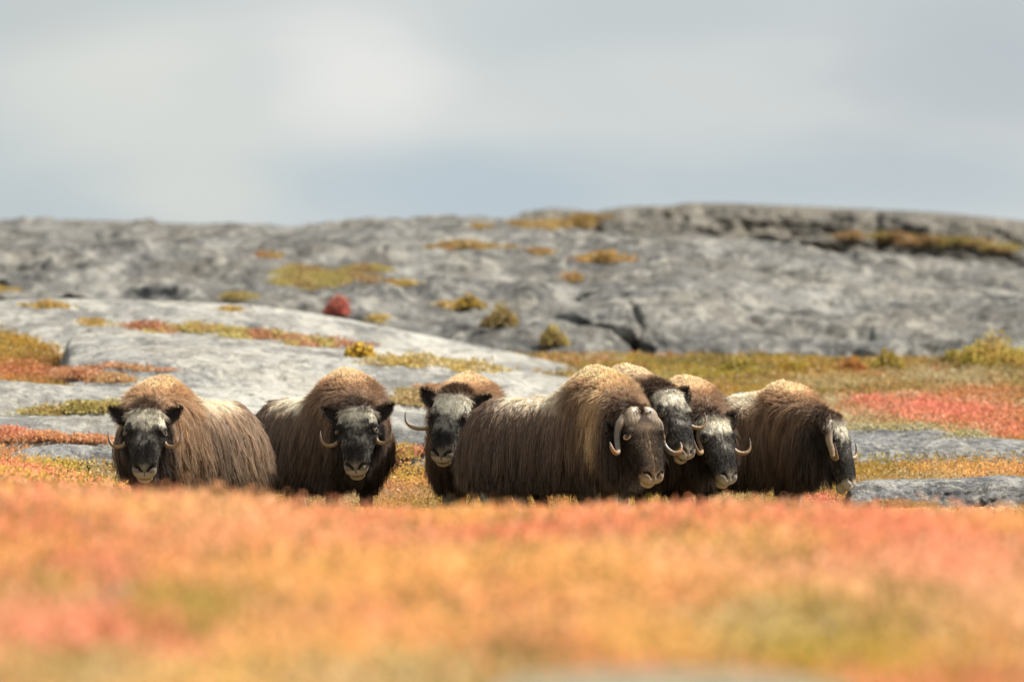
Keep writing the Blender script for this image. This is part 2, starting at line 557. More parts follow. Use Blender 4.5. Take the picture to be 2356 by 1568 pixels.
bo = slab('boulder', M_BOULDER,
          [(1938, 1172), (1948, 1130), (1962, 1110), (2010, 1102), (2100, 1101), (2200, 1100), (2260, 1096), (2300, 1092), (2356, 1096), (2480, 1106), (2600, 1160)],
          1186, 106.0, 1.3, 1.6, 2.3, 300, 60, 0.075, 1.7,
          cracks=[([(2010, 1138), (2150, 1132), (2356, 1128)], 5, 0.05), ([(2240, 1172), (2320, 1150), (2356, 1146)], 5, 0.06)],
          seed=67, bot_drop=25, ledge=0.06, nsil=0.3)
tag(bo, 'grey lichen-spotted boulder in front of the rightmost ox\'s muzzle', 'boulder')
rocks.append(bo)
fr = slab('flat_rock', mat_rock('beige_lichen_rock', (0.44, 0.36, 0.22), (0.60, 0.50, 0.32), (0.72, 0.62, 0.42), (0.66, 0.58, 0.38), 3.0, 0.7),
          [(1120, 1580), (1220, 1548), (1400, 1534), (1650, 1536), (1820, 1548), (1960, 1575)], 1620, 32.5, 1.4, 1.0, 1.8, 120, 30, 0.02, 3.0, seed=71, bot_drop=60)
tag(fr, 'low pale lichen-covered rock in the blurred heath at the bottom edge', 'rock')

# ------------------------------------------------------------------ leaves
def leaf_arrays(C, size, col, up=0.35, rng=RNG):
    n = len(C)
    a = rng.normal(size=(n, 3)); a[:, 2] += up * 2
    a /= np.linalg.norm(a, axis=1, keepdims=True)
    b = rng.normal(size=(n, 3))
    b -= (b * a).sum(1, keepdims=True) * a
    b /= np.linalg.norm(b, axis=1, keepdims=True)
    s = np.broadcast_to(np.asarray(size, float), (n,))[:, None]
    V = np.stack([C - a * s * 0.5, C + b * s * 0.32, C + a * s * 0.5, C - b * s * 0.32], 1).reshape(-1, 3)
    return V, np.arange(4 * n).reshape(-1, 4), np.repeat(col, 4, axis=0)


def leaf_object(name, C, size, col, parent=None, up=0.35):
    V, F, c = leaf_arrays(np.asarray(C), size, np.asarray(col), up)
    return link(name, mesh_data(name, V, F, False, c), M_LEAF, parent)


ORANGE = np.array([0.93, 0.41, 0.18]); PEACH = np.array([0.93, 0.48, 0.26]); CORAL = np.array([0.92, 0.28, 0.19])
AMBER = np.array([0.93, 0.51, 0.16]); YELLOW = np.array([0.76, 0.54, 0.10]); OLIVE = np.array([0.42, 0.34, 0.07])
BROWN = np.array([0.36, 0.22, 0.10]); DUST = np.array([0.62, 0.51, 0.30]); RUST = np.array([0.50, 0.15, 0.07])
GREYM = np.array([0.30, 0.27, 0.22]); GOLD = np.array([0.50, 0.30, 0.05]); PINK = np.array([0.72, 0.20, 0.14])


def blend(c, w, target):
    return c * (1 - w[:, None]) + target * w[:, None]


def blob(px, py, x0, y0, rx, ry, wob):
    return np.clip(1.25 - np.hypot((px - x0) / rx, (py - y0) / ry) + wob, 0, 1)


def near_colours(P, rng=RNG):
    n = len(P)
    d = P[:, 1]
    px = CX + P[:, 0] / d * K
    py = HORIZON - (ground_z(P[:, 0], d) + 0.17 - CAMZ) / d * K
    s1 = fbm(P[:, 0] * 0.55, d * 0.16, 0, 101, 4)
    s2 = fbm(P[:, 0] * 1.6, d * 0.5, 0, 131, 3)
    s3 = fbm(P[:, 0] * 0.9, d * 0.3, 0, 151, 3)
    c = np.tile(ORANGE, (n, 1))
    c = blend(c, ss(0.42, 0.60, s1), PEACH)
    c = blend(c, ss(0.52, 0.68, s3) * 0.9, AMBER)
    c = blend(c, ss(0.58, 0.72, s2) * 0.7, CORAL)
    c = blend(c, ss(0.60, 0.74, 1 - s1) * 0.7, YELLOW)
    wob = (s2 - 0.5) * 1.0 + .1
    for (x0, y0, rx, ry, t, k) in [
            (170, 1420, 330, 60, CORAL, .5), (330, 1395, 150, 40, CORAL, .35), (100, 1345, 130, 26, OLIVE, .9), (60, 1350, 70, 20, BROWN, .6),
            (270, 1360, 60, 26, GREYM, .95), (340, 1372, 80, 30, OLIVE, .7), (430, 1360, 160, 45, OLIVE, .45), (480, 1390, 90, 26, OLIVE, .9),
            (650, 1380, 150, 28, BROWN, .6), (600, 1330, 60, 18, OLIVE, .5), (190, 1475, 170, 30, GOLD, .8), (230, 1530, 330, 50, DUST, .8), (60, 1540, 200, 50, OLIVE, .4),
            (480, 1545, 260, 40, YELLOW, .5), (980, 1500, 150, 26, OLIVE, .85), (1220, 1500, 120, 24, BROWN, .9), (1130, 1540, 200, 26, OLIVE, .6),
            (880, 1545, 280, 36, DUST, .6), (1780, 1360, 160, 30, OLIVE, .6), (1850, 1450, 330, 70, YELLOW, .75), (2000, 1405, 330, 50, OLIVE, .6),
            (1950, 1500, 260, 36, np.array([.50, .36, .04]), .9), (1750, 1400, 250, 40, DUST, .5), (2250, 1480, 150, 60, GOLD, .6),
            (2230, 1545, 260, 34, RUST, .8), (2050, 1560, 260, 20, CORAL, .4), (2150, 1230, 330, 44, CORAL, .45), (1980, 1210, 200, 40, PINK, .45), (2250, 1290, 200, 40, CORAL, .25),
            (1180, 1210, 500, 36, PINK, .4), (1700, 1260, 160, 34, BROWN, .3), (330, 1210, 220, 40, CORAL, .4), (90, 1200, 200, 60, PINK, .55), (500, 1190, 300, 40, PEACH, .5),
            (1480, 1180, 380, 24, CORAL, .35), (760, 1180, 160, 26, CORAL, .4), (1300, 1290, 420, 60, AMBER, .5), (820, 1300, 260, 60, AMBER, .5)]:
        c = blend(c, min(1, 1.2 * k) * blob(px, py, x0, y0, rx, ry, wob), t)
    # nearer the herd on the left: mixed red and green stems
    wl = ss(80, 90, d) * (1 - ss(280, 420, px))
    c = blend(c, wl * ss(0.45, 0.6, s2) * 0.85, YELLOW * 0.9)
    c = blend(c, wl * ss(0.50, 0.62, s3) * 0.8, CORAL)
    c = c * (0.88 + 0.30 * rng.random(n))[:, None]
    r = rng.random(n)
    dk = ss(.56, .68, fbm(P[:, 0] * 2.6, d * .9, 0, 191, 3))
    c[r < 0.05 + .55 * dk] = OLIVE * .7
    c[(r > 0.06) & (r < 0.09 + .25 * dk)] = BROWN
    return np.clip(c, 0.01, 0.95)


def sprigs(n_sprig, per, dfun, hmul, rng=RNG, spread=0.05):
    """upright shoots carrying leaves"""
    d = dfun(rng.random(n_sprig))
    x = (rng.random(n_sprig) * 2 - 1) * 0.052 * d
    keep = fbm(x * 1.3, d * 0.8, 0, 211, 3) + 0.25 * rng.random(n_sprig) > 0.36
    x, d = x[keep], d[keep]
    h = hmul * (0.55 + 0.75 * fbm(x * 0.8, d * 0.5, 0, 171, 3)) * (0.65 + 0.5 * rng.random(len(x)))
    X = np.repeat(x, per) + rng.normal(size=len(x) * per) * spread
    Dd = np.repeat(d, per) + rng.normal(size=len(x) * per) * spread
    f = np.tile((np.arange(per) + 0.5) / per, len(x)) ** 0.8
    Z = ground_z(X, Dd) + np.repeat(h, per) * f + rng.normal(size=len(X)) * 0.01
    return np.stack([X, Dd, Z], -1)


def build_near_heath():
    P = sprigs(78000, 7, lambda r: np.sqrt(27 ** 2 + r * (103.5 ** 2 - 27 ** 2)), 0.205)
    px = CX + P[:, 0] / P[:, 1] * K
    # cropped short where the herd stands
    keep = ~((P[:, 1] > 101.5) & (px > 330))
    keep &= ~((px > 1100) & (px < 1960) & (P[:, 1] > 31.5) & (P[:, 1] < 35.0))
    keep |= (np.abs(P[:, 1] - 33) < 2) & (RNG.random(len(P)) < .55)
    P = P[keep]
    P[:, 2] = np.where((P[:, 1] > 70) & (px[keep] > 300), ground_z(P[:, 0], P[:, 1]) + (P[:, 2] - ground_z(P[:, 0], P[:, 1])) * 0.35, P[:, 2])
    o = leaf_object('dwarf_shrub_heath', P, 0.024 + 0.016 * RNG.random(len(P)), near_colours(P), up=.8)
    tag(o, 'orange and coral autumn dwarf shrubs filling the blurred foreground', kind='stuff')


build_near_heath()


def mid_colours(P, rng=RNG):
    n = len(P)
    d = P[:, 1]
    px = CX + P[:, 0] / d * K
    py = HORIZON - (ground_z(P[:, 0], d) + 0.1 - CAMZ) / d * K
    s1 = fbm(P[:, 0] * 0.7, d * 0.3, 0, 301, 4)
    s2 = fbm(P[:, 0] * 2.2, d * 0.8, 0, 331, 3)
    c = np.tile(np.array([0.40, 0.28, 0.075]), (n, 1))
    c = blend(c, ss(0.5, 0.68, s1), DUST * 0.9)
    c = blend(c, ss(0.5, 0.66, s2) * 0.8, GOLD)
    c = blend(c, ss(0.58, 0.7, 1 - s2) * 0.7, np.array([0.46, 0.19, 0.07]))
    wob = (s2 - 0.5) * 1.2
    for (x0, y0, rx, ry, t, k) in [
            (130, 860, 190, 24, np.array([.60, .22, .10]), 1.), (20, 845, 120, 18, np.array([.62, .22, .11]), .8), (300, 845, 80, 12, CORAL, .8), (60, 790, 130, 40, GOLD, .7),
            (180, 945, 120, 16, OLIVE, 1.), (120, 1010, 240, 14, CORAL, .9), (40, 1060, 100, 30, CORAL, .6), (160, 1065, 150, 24, YELLOW, .9), (60, 1020, 60, 30, ORANGE, .6),
            (900, 1100, 120, 40, CORAL, .5), (920, 1085, 60, 24, YELLOW, .8), (890, 1070, 60, 14, CORAL, .8),
            (1000, 925, 130, 14, GOLD, .6), (1000, 860, 140, 16, YELLOW, .6), (1720, 850, 170, 34, np.array([.42, .31, .06]), .9), (1560, 850, 120, 30, OLIVE, .7),
            (2120, 930, 180, 20, CORAL, .85), (2220, 955, 200, 22, CORAL, .85), (2330, 985, 150, 22, CORAL, .85), (2010, 925, 70, 16, CORAL, 1.),
            (2250, 905, 160, 18, np.array([.66, .22, .09]), .7), (1990, 1000, 50, 12, ORANGE, .6), (2100, 945, 260, 10, CORAL, .4),
            (2200, 870, 240, 28, DUST * 0.8, .7), (1900, 880, 140, 22, DUST * 0.85, .6), (1960, 850, 160, 22, np.array([.46, .26, .06]), .7),
            (2230, 1078, 170, 18, AMBER, 1.), (2330, 1085, 120, 16, ORANGE, .7), (2060, 1050, 110, 14, np.array([.40, .35, .04]), .9), (2000, 1080, 90, 18, GOLD, .7),
            (1890, 1150, 60, 16, CORAL, 1.), (1970, 970, 90, 14, DUST, .8), (2150, 985, 150, 10, DUST, .8)]:
        c = blend(c, k * blob(px, py, x0, y0, rx, ry, wob), t)
    dk = ss(.50, .66, fbm(P[:, 0] * 1.3, d * .35, 0, 361, 3)) * ss(135, 152, d)
    c = blend(c, dk * .6, np.array([.22, .17, .06]))
    c = c * (0.66 + 0.40 * rng.random(n))[:, None]
    return np.clip(c, 0.01, 0.9)


def build_mid_heath():
    P = sprigs(66000, 7, lambda r: 108.0 + 62 * r ** 1.25, 0.17, spread=0.06)
    px = CX + P[:, 0] / P[:, 1] * K
    o = leaf_object('tundra_heath', P, (0.016 + 0.018 * RNG.random(len(P))) * (1 + .025 * np.clip(P[:, 1] - 108, 0, 45)), mid_colours(P))
    tag(o, 'red, ochre and olive heath between the rock slabs behind the herd', kind='stuff')


build_mid_heath()

# vegetation growing in pockets of the rock: found by looking along a ray onto the bedrock
bpy.context.view_layer.update()
_deps = bpy.context.evaluated_depsgraph_get()
from mathutils.bvhtree import BVHTree
_bv = []
for o in rocks:
    _bv.append(BVHTree.FromObject(o, _deps))


def hit(px, py):
    d = Vector(((px - CX) / K, 1.0, (HORIZON - py) / K)).normalized()
    best = None
    for b in _bv:
        h = b.ray_cast(Vector((0, 0, CAMZ)), d)
        if h[0] is not None and (best is None or h[3] < best[1]):
            best = (h[0], h[3])
    return best[0] if best else None


def rock_patch(label, shapes, cols, h=0.13, n=2600, size=0.06):
    C, c = [], []
    for (x0, y0, rx, ry) in shapes:
        m = max(40, int(n * (rx * ry) / 3000.0))
        ang = RNG.random(m) * 6.283
        rr = RNG.random(m) ** .62 * 1.12
        for a, r in zip(ang, rr):
            w = 0.75 + 0.5 * vnoise(a * 1.5, x0 * 0.1, 0, 5)
            px, py = x0 + rx * r * w * math.cos(a), y0 + .72 * ry * r * w * math.sin(a)
            p = hit(px, py)
            if p is None: continue
            if vnoise(px * .09, py * .25, 0, 6) < .40 + .55 * (r - .55): continue
            hh = h * (1 - .75 * r) * (.4 + vnoise(px * .06, py * .1, 0, 3))
            for k in range(5):
                C.append((p.x + random.gauss(0, .08), p.y - 0.03 + random.gauss(0, .10), p.z - .01 + hh * random.random() ** 1.3))
                f = vnoise(px * 0.03, py * 0.09, 0, 9)
                cc = cols[0] * (1 - ss(0.35, 0.65, f)) + cols[-1] * ss(0.35, 0.65, f)
                cc = cc * .66 + np.array([.40, .33, .20]) * .38
                c.append(np.clip(cc * random.uniform(0.75, 1.2), .02, .85))
    o = leaf_object('heath_patch', np.array(C), size, np.array(c))
    tag(o, label, kind='stuff')


rock_patch('olive and brown heath pocket above the red bush', [(700, 650, 75, 22), (760, 640, 110, 18), (690, 625, 60, 14), (840, 622, 50, 10), (560, 684, 45, 6)],
           [OLIVE * 1.0, np.array([.30, .16, .05])])
rock_patch('gold heath under the skyline boulder', [(1280, 515, 100, 13), (1360, 502, 50, 10), (1100, 522, 20, 6)], [GOLD * .85, np.array([.38, .22, .06])], size=0.09)
rock_patch('golden strip on the rock dome', [(1390, 596, 70, 9), (1320, 640, 20, 9), (1240, 580, 26, 5)], [GOLD, np.array([.36, .17, .06])], size=0.08)
rock_patch('rusty strip below the left skyline', [(1070, 568, 80, 6), (620, 590, 22, 7)], [RUST * .7, GOLD * .7], size=0.08)
rock_patch('brown heath in the shade of the right ledge', [(2150, 555, 130, 12), (2060, 545, 70, 9), (2300, 570, 60, 10), (1960, 545, 40, 7)], [np.array([.30, .15, .04]), OLIVE * .8], size=0.09)
rock_patch('red and olive strip between the two long slabs', [(460, 760, 110, 8), (600, 775, 90, 8), (330, 752, 70, 6), (740, 790, 90, 9)], [np.array([.50, .17, .08]), OLIVE * 1.2])
rock_patch('small yellow tufts on the left slabs', [(110, 705, 45, 6), (210, 745, 16, 7), (530, 712, 20, 4), (10, 668, 30, 5)], [YELLOW * .8, GOLD])
rock_patch('yellow tufts scattered on the rock dome', [(865, 735, 16, 9), (1030, 705, 22, 9), (925, 652, 26, 7)], [YELLOW * .8, GOLD])
rock_patch('ochre lichen heath on the lower slab', [(960, 835, 110, 10), (1090, 850, 60, 8), (880, 835, 40, 8)], [YELLOW * .75, DUST])
rock_patch('yellow moss cushion on the lower edge of the boulder', [(2060, 1156, 50, 7), (1990, 1172, 50, 7), (2110, 1162, 22, 6)], [np.array([.45, .30, .05]), np.array([.36, .22, .06])], h=0.05, n=5000, size=0.025)


rock_patch('orange heath strip running in from the left edge above the low grey slab', [(60, 850, 110, 12), (190, 866, 90, 10), (260, 876, 40, 6), (-30, 842, 60, 12)], [np.array([.62, .24, .11]), np.array([.58, .31, .12])], h=.12, n=4200, size=.05)
rock_patch('coral strip under the rounded end of the long pale slab', [(270, 843, 70, 5), (350, 850, 40, 4)], [np.array([.60, .26, .16]), np.array([.55, .27, .12])], h=.06, n=2600, size=.05)
rock_patch('olive moss strip left of the leftmost ox\'s ears', [(180, 943, 90, 10), (110, 948, 50, 6), (250, 940, 40, 7)], [OLIVE * 1.1, np.array([.40, .26, .06])], h=.12, n=4200, size=.045)
rock_patch('red and orange strip left of the leftmost ox\'s horns', [(90, 1008, 110, 7), (200, 1012, 70, 5), (20, 1000, 50, 10)], [CORAL * .9, ORANGE * .8], h=.10, n=4200, size=.04)
rock_patch('ochre grass on the slab between the second and third ox', [(960, 922, 90, 12), (1010, 898, 80, 6), (930, 905, 30, 6)], [np.array([.45, .34, .12]), np.array([.52, .24, .12])], h=.10, n=3600, size=.045)
rock_patch('red and ochre heath at the foot of the slab between the second and third ox', [(920, 1040, 60, 8), (900, 1052, 40, 6)], [CORAL * .8, YELLOW * .8], h=.14, n=3600, size=.04)

rock_patch('pale lichen heath along the top of the right-hand slab', [(2010, 982, 60, 8), (2130, 984, 80, 7), (2240, 1002, 60, 6)], [np.array([.50, .45, .28]), np.array([.42, .36, .14])], h=.10, n=3200, size=.04)

# ------------------------------------------------------------------ bushes
def bush(label, px, py, wpx, hpx, cols, n=900, size=0.07, d=None, cat='bush', name='dwarf_bush'):
    """rounded shrub: px, py is the middle of its foot"""
    p = hit(px, py) if d is None else Vector(at(px, py, d))
    dd = p.y
    w, h = wpx / K * dd / 2, hpx / K * dd
    root = bpy.data.objects.new(name, None)
    COL.objects.link(root)
    root.location = p
    tag(root, label, cat, 'bushes on the slope behind the herd')
    th = RNG.random(n) * 6.283
    r = RNG.random(n) ** 0.45
    ph = np.arccos(RNG.random(n))
    lump = 0.72 + 0.5 * fbm(np.cos(th) * 1.6 + px, np.sin(th) * 1.6, ph * 1.3, 401, 3)
    C = np.stack([w * r * lump * np.sin(ph) * np.cos(th), w * 0.8 * r * lump * np.sin(ph) * np.sin(th),
                  0.02 * h + h * r * lump * np.cos(ph) * 0.98], -1)
    nl = 6
    lx = (RNG.random(nl) * 2 - 1) * .72
    lh = (.45 + .6 * RNG.random(nl)) * (1 - .45 * np.abs(lx)); lh[0], lx[0] = 1.0, .1 * lx[0]
    k = RNG.integers(0, nl, n)
    C = C * np.array([.52, .8, 1.0]) * np.stack([.7 + .5 * lh[k], np.ones(n), lh[k]], -1)
    C[:, 0] += lx[k] * w * .95
    C[:, 1] += (lh[k] - .7) * w * .4
    f = ss(0.3, 0.7, fbm(C[:, 0] * 3, C[:, 2] * 3, C[:, 1] * 3, 17, 2))[:, None]
    c = (cols[0] * (1 - f) + cols[-1] * f) * (0.7 + 0.5 * RNG.random(n))[:, None]
    leaf_object('foliage', C, size, c, root)
    V, F, k = [], [], 0
    for i in range(14):
        a, s = random.random() * 6.283, random.uniform(.2, .8)
        tip = np.array([w * s * math.cos(a), w * .8 * s * math.sin(a), h * random.uniform(.5, .85)])
        for q in range(4):
            o = np.array([math.cos(q * 1.571), math.sin(q * 1.571), 0])
            V += [o * 0.012 + [0, 0, -0.08], tip + o * 0.004]
        for q in range(4):
            q2 = (q + 1) % 4
            F.append((k + 2 * q, k + 2 * q2, k + 2 * q2 + 1, k + 2 * q + 1))
        k += 8
    V = np.array(V)
    link('stem', mesh_data('stem', V, np.array(F), True, np.tile(BROWN * .5, (len(V), 1))), M_LEAF, root)
    return root


TAN = np.array([.40, .29, .13])
bush('round coral red bush on the hillside above the pale slabs', 779, 724, 92, 50, [np.array([.52, .15, .12]), np.array([.58, .22, .16])], 1500)
bush('yellow-topped tan bush under the diagonal crack in the dome', 1085, 706, 72, 34, [YELLOW * .8, TAN], 900)
bush('brown shaggy bush in the crack, middle of three in a row', 1150, 752, 84, 62, [TAN * 1.0, np.array([.42, .32, .12])], 1400)
bush('straw-coloured bush nearest the foot of the dome, lowest of three in a row', 1272, 794, 68, 52, [TAN * 1.1, np.array([.55, .45, .16])], 1100)
bush('bright yellow bush at the end of the red strip on the pale slab', 828, 822, 62, 38, [YELLOW, YELLOW * .85], 900)
bush('small red bush at the foot of the dome above the bull', 1455, 828, 26, 22, [np.array([.5, .09, .07]), RUST], 300)
bush('olive bush beside the small red one at the foot of the dome', 1400, 838, 60, 26, [OLIVE * 1.2, GOLD], 500)
bush('large yellow-green bush at the right edge below the hill', 2285, 850, 200, 92, [np.array([.50, .42, .09]), np.array([.58, .42, .12])], 4600, 0.06, d=158)
bush('brown twiggy bush left of the large yellow-green one', 2190, 850, 80, 50, [np.array([.28, .19, .09]), OLIVE], 1000, 0.06, d=159)
bush('olive bush with an orange neighbour at the foot of the dome', 2040, 850, 90, 54, [OLIVE * 1.2, np.array([.42, .30, .06])], 1200, 0.06, d=157)
bush('orange bush at the foot of the dome right of the herd', 1965, 858, 80, 44, [np.array([.56, .20, .07]), np.array([.48, .24, .06])], 1000, 0.06, d=156)
bush('wide olive-gold bush at the foot of the dome above the rightmost ox', 1840, 862, 110, 40, [GOLD, OLIVE], 1200, 0.06, d=156)
bush('olive-yellow bush above the two middle right oxen', 1700, 864, 120, 48, [np.array([.40, .32, .06]), OLIVE], 1500, 0.06, d=156)


# ------------------------------------------------------------------ musk oxen
def remesh(V, F, voxel, smooth_it=3):
    me = bpy.data.meshes.new('tmp')
    me.from_pydata([tuple(v) for v in V], [], [tuple(f) for f in F])
    o = bpy.data.objects.new('tmp', me)
    COL.objects.link(o)
    m = o.modifiers.new('r', 'REMESH'); m.mode = 'VOXEL'; m.voxel_size = voxel
    s = o.modifiers.new('s', 'SMOOTH'); s.factor = 0.5; s.iterations = smooth_it
    bpy.context.view_layer.update()
    dg = bpy.context.evaluated_depsgraph_get()
    r = bpy.data.meshes.new_from_object(o.evaluated_get(dg))
    bpy.data.objects.remove(o); bpy.data.meshes.remove(me)
    n = len(r.vertices)
    A = np.empty(n * 3, np.float32); r.vertices.foreach_get('co', A)
    r.calc_loop_triangles()
    T = np.empty(len(r.loop_triangles) * 3, np.int32); r.loop_triangles.foreach_get('vertices', T)
    Q = np.array([tuple(p.vertices) for p in r.polygons if len(p.vertices) == 4], np.int32)
    bpy.data.meshes.remove(r)
    return A.reshape(-1, 3).astype(float), T.reshape(-1, 3), Q


class Soup:
    def __init__(s): s.V, s.F = [], []

    def rings(s, rings):
        """closed loft through equal-length rings"""
        k = len(s.V); n = len(rings[0])
        for r in rings: s.V += [tuple(p) for p in r]
        for i in range(len(rings) - 1):
            for j in range(n):
                j2 = (j + 1) % n
                s.F.append((k + i * n + j, k + i * n + j2, k + (i + 1) * n + j2, k + (i + 1) * n + j))
        s.F.append(tuple(k + j for j in reversed(range(n))))
        s.F.append(tuple(k + (len(rings) - 1) * n + j for j in range(n)))

    def ball(s, c, r, B=None, n=14):
        c, r = np.array(c, float), np.array(r, float)
        B = np.eye(3) if B is None else B
        rr = []
        for i in range(n + 1):
            a = math.pi * (0.02 + 0.96 * i / n)
            rr.append([c + B @ (r * np.array([math.sin(a) * math.cos(b), math.sin(a) * math.sin(b), -math.cos(a)]))
                       for b in np.linspace(0, 6.2832, 20, endpoint=False)])
        s.rings(rr)


def catmull(P, n):
    P = np.array(P, float)
    k = len(P)
    t = np.linspace(0, k - 1, n)
    i = np.clip(t.astype(int), 0, k - 2)
    f = (t - i)[:, None]
    p0, p1, p2, p3 = P[np.maximum(i - 1, 0)], P[i], P[i + 1], P[np.minimum(i + 2, k - 1)]
    return 0.5 * (2 * p1 + (p2 - p0) * f + (2 * p0 - 5 * p1 + 4 * p2 - p3) * f ** 2 + (3 * p1 - p0 - 3 * p2 + p3) * f ** 3)


def tube(path, rad, flat=1.0, n=14):
    T = np.gradient(path, axis=0)
    T /= np.linalg.norm(T, axis=1, keepdims=True)
    ref = np.array([0.0, 0.3, 1.0])
    out = []
    prev = None
    for p, t, r in zip(path, T, rad):
        a = (ref if prev is None else prev)
        a = a - (a @ t) * t
        a /= np.linalg.norm(a)
        prev = a
        b = np.cross(t, a)
        th = np.linspace(0, 6.2832, n, endpoint=False)
        out.append(p + r * (np.cos(th)[:, None] * a * flat + np.sin(th)[:, None] * b))
    return np.array(out)


def tube_mesh(name, path, rad, col, flat=1.0, n=14):
    R_ = tube(path, rad, flat, n)
    m = len(path)
    V = np.vstack([R_.reshape(-1, 3), path[0], path[-1]])
    F = [tuple(f) + () for f in grid_faces(m, n, True)]
    c = np.vstack([np.repeat(col, n, axis=0), col[0], col[-1]])
    tri0 = [((j + 1) % n, j, m * n) for j in range(n)]
    tri1 = [((m - 1) * n + j, (m - 1) * n + (j + 1) % n, m * n + 1) for j in range(n)]
    me = bpy.data.meshes.new(name)
    me.from_pydata([tuple(v) for v in V], [], F + tri0 + tri1)
    a = me.attributes.new('tint', 'FLOAT_COLOR', 'POINT')
    cc = np.ones((len(V), 4), np.float32); cc[:, :3] = c
    a.data.foreach_set('color', cc.ravel())
    me.polygons.foreach_set('use_smooth', np.full(len(me.polygons), True))
    return me


def hair_object(name, P, rad, col, mat, parent):
    """P (n,k,3), rad (n,k), col (n,k,3)"""
    n, k, _ = P.shape
    cu = bpy.data.hair_curves.new(name)
    cu.add_curves([k] * n)
    cu.position_data.foreach_set('vector', np.ascontiguousarray(P, np.float32).ravel())
    ra = cu.attributes.get('radius') or cu.attributes.new('radius', 'FLOAT', 'POINT')
    ra.data.foreach_set('value', np.ascontiguousarray(rad, np.float32).ravel())
    c4 = np.ones((n, k, 4), np.float32); c4[..., :3] = col
    ca = cu.attributes.new('tint', 'FLOAT_COLOR', 'POINT')
    ca.data.foreach_set('color', c4.ravel())
    return link(name, cu, mat, parent)


def nostril_dist(t, l):
    """distance to the slanting nostril slit, in head units"""
    al = np.abs(l)
    a0, b0 = np.array([.590, .074]), np.array([.632, .026])
    ab = b0 - a0
    k = np.clip(((t - a0[0]) * ab[0] + (al - a0[1]) * ab[1]) / (ab @ ab), 0, 1)
    return np.hypot(t - a0[0] - k * ab[0], al - a0[1] - k * ab[1]) / (.019 - .009 * k)


def mouth_dist(t, l, q):
    return np.abs(q + .046 + .35 * np.maximum(0, .645 - t) - .9 * np.maximum(0, np.abs(l) - .03) ** 1.5)


def face_tint(t, l, q, P, o, seed):
    """skin and short-fur colour of the head"""
    al = np.abs(l)
    n1 = fbm(l * 22 + 3, t * 22, q * 22, seed, 3)
    n2 = fbm(l * 70, t * 40, q * 60, seed + 9, 2)
    c = np.tile(np.array(o['face']), (len(t), 1)) * (.75 + .5 * n2)[:, None]
    grey = np.array([.34, .32, .285])
    gz = o['grizzle']
    w = np.exp(-((al - .03) / .06) ** 2) * np.exp(-((t - .335) / .055) ** 2) * ss(.40, .58, n1 * .6 + n2 * .4) * gz
    c = blend(c, np.clip(w, 0, .8), grey)
    w = ss(.07, .13, al) * ss(.30, .38, t) * (1 - ss(.5, .56, t)) * ss(.45, .62, n2) * gz
    c = blend(c, np.clip(w * .60, 0, .7), grey * .8)
    c = blend(c, np.exp(-((t - .46) / .06) ** 2) * np.exp(-(al / .085) ** 2) * .85, np.array([.016, .014, .013]))
    c = blend(c, np.exp(-((t - .26) / .055) ** 2) * np.exp(-((al - .14) / .06) ** 2) * .9, np.array(o['eyepatch']))
    if o.get('bull'):
        w = np.exp(-((l + .01 + (n1 - .5) * .05) / .075) ** 2) * ss(.12, .2, t) * (1 - ss(.56, .60, t))
        c = blend(c, np.clip(w * (.15 + .7 * n2), 0, 1), np.array([.26, .175, .105]))
        pal = np.array([.31, .205, .13])
    else:
        w = ss(.255, .13, t - o.get('white', 0) + (n1 - .5) * .26 + (n2 - .5) * .10 + al * .22) * o['blaze'] * ss(-.03, .03, q)
        c = blend(c, np.clip(w, 0, 1), np.array([.84, .79, .66]))
        w = ss(.31, .17, t + al * .4) * ss(.16, .08, al) * ss(.46, .60, n2) * o['blaze']
        c = blend(c, np.clip(w, 0, 1) * .75, np.array([.62, .58, .48]))
        pal = np.array([.27, .225, .18])
    w = ss(.535, .60, t + (n1 - .5) * .09) * ss(-.16, -.10, q)
    c = blend(c, w * (.55 + .4 * n2), pal * (.45 + .8 * n1)[:, None])
    # upper lip and chin paler, nostrils and mouth dark
    lip = ss(.63, .648, t) * ss(-.125, -.10, q) * (q < .03)
    c = blend(c, np.clip(lip, 0, 1) * .8, pal * 1.5)
    c = blend(c, ss(1.25, .75, nostril_dist(t, l)) * (q > -.03), np.array([.006, .005, .005]))
    mid = np.hypot((t - .648) / .018, al / .008)
    c = blend(c, ss(1.3, .6, mid) * (q > -.04) * .9, np.array([.02, .017, .015]))
    c = blend(c, ss(.012, .005, mouth_dist(t, l, q)) * ss(.57, .61, t), np.array([.015, .011, .010]))
    return c


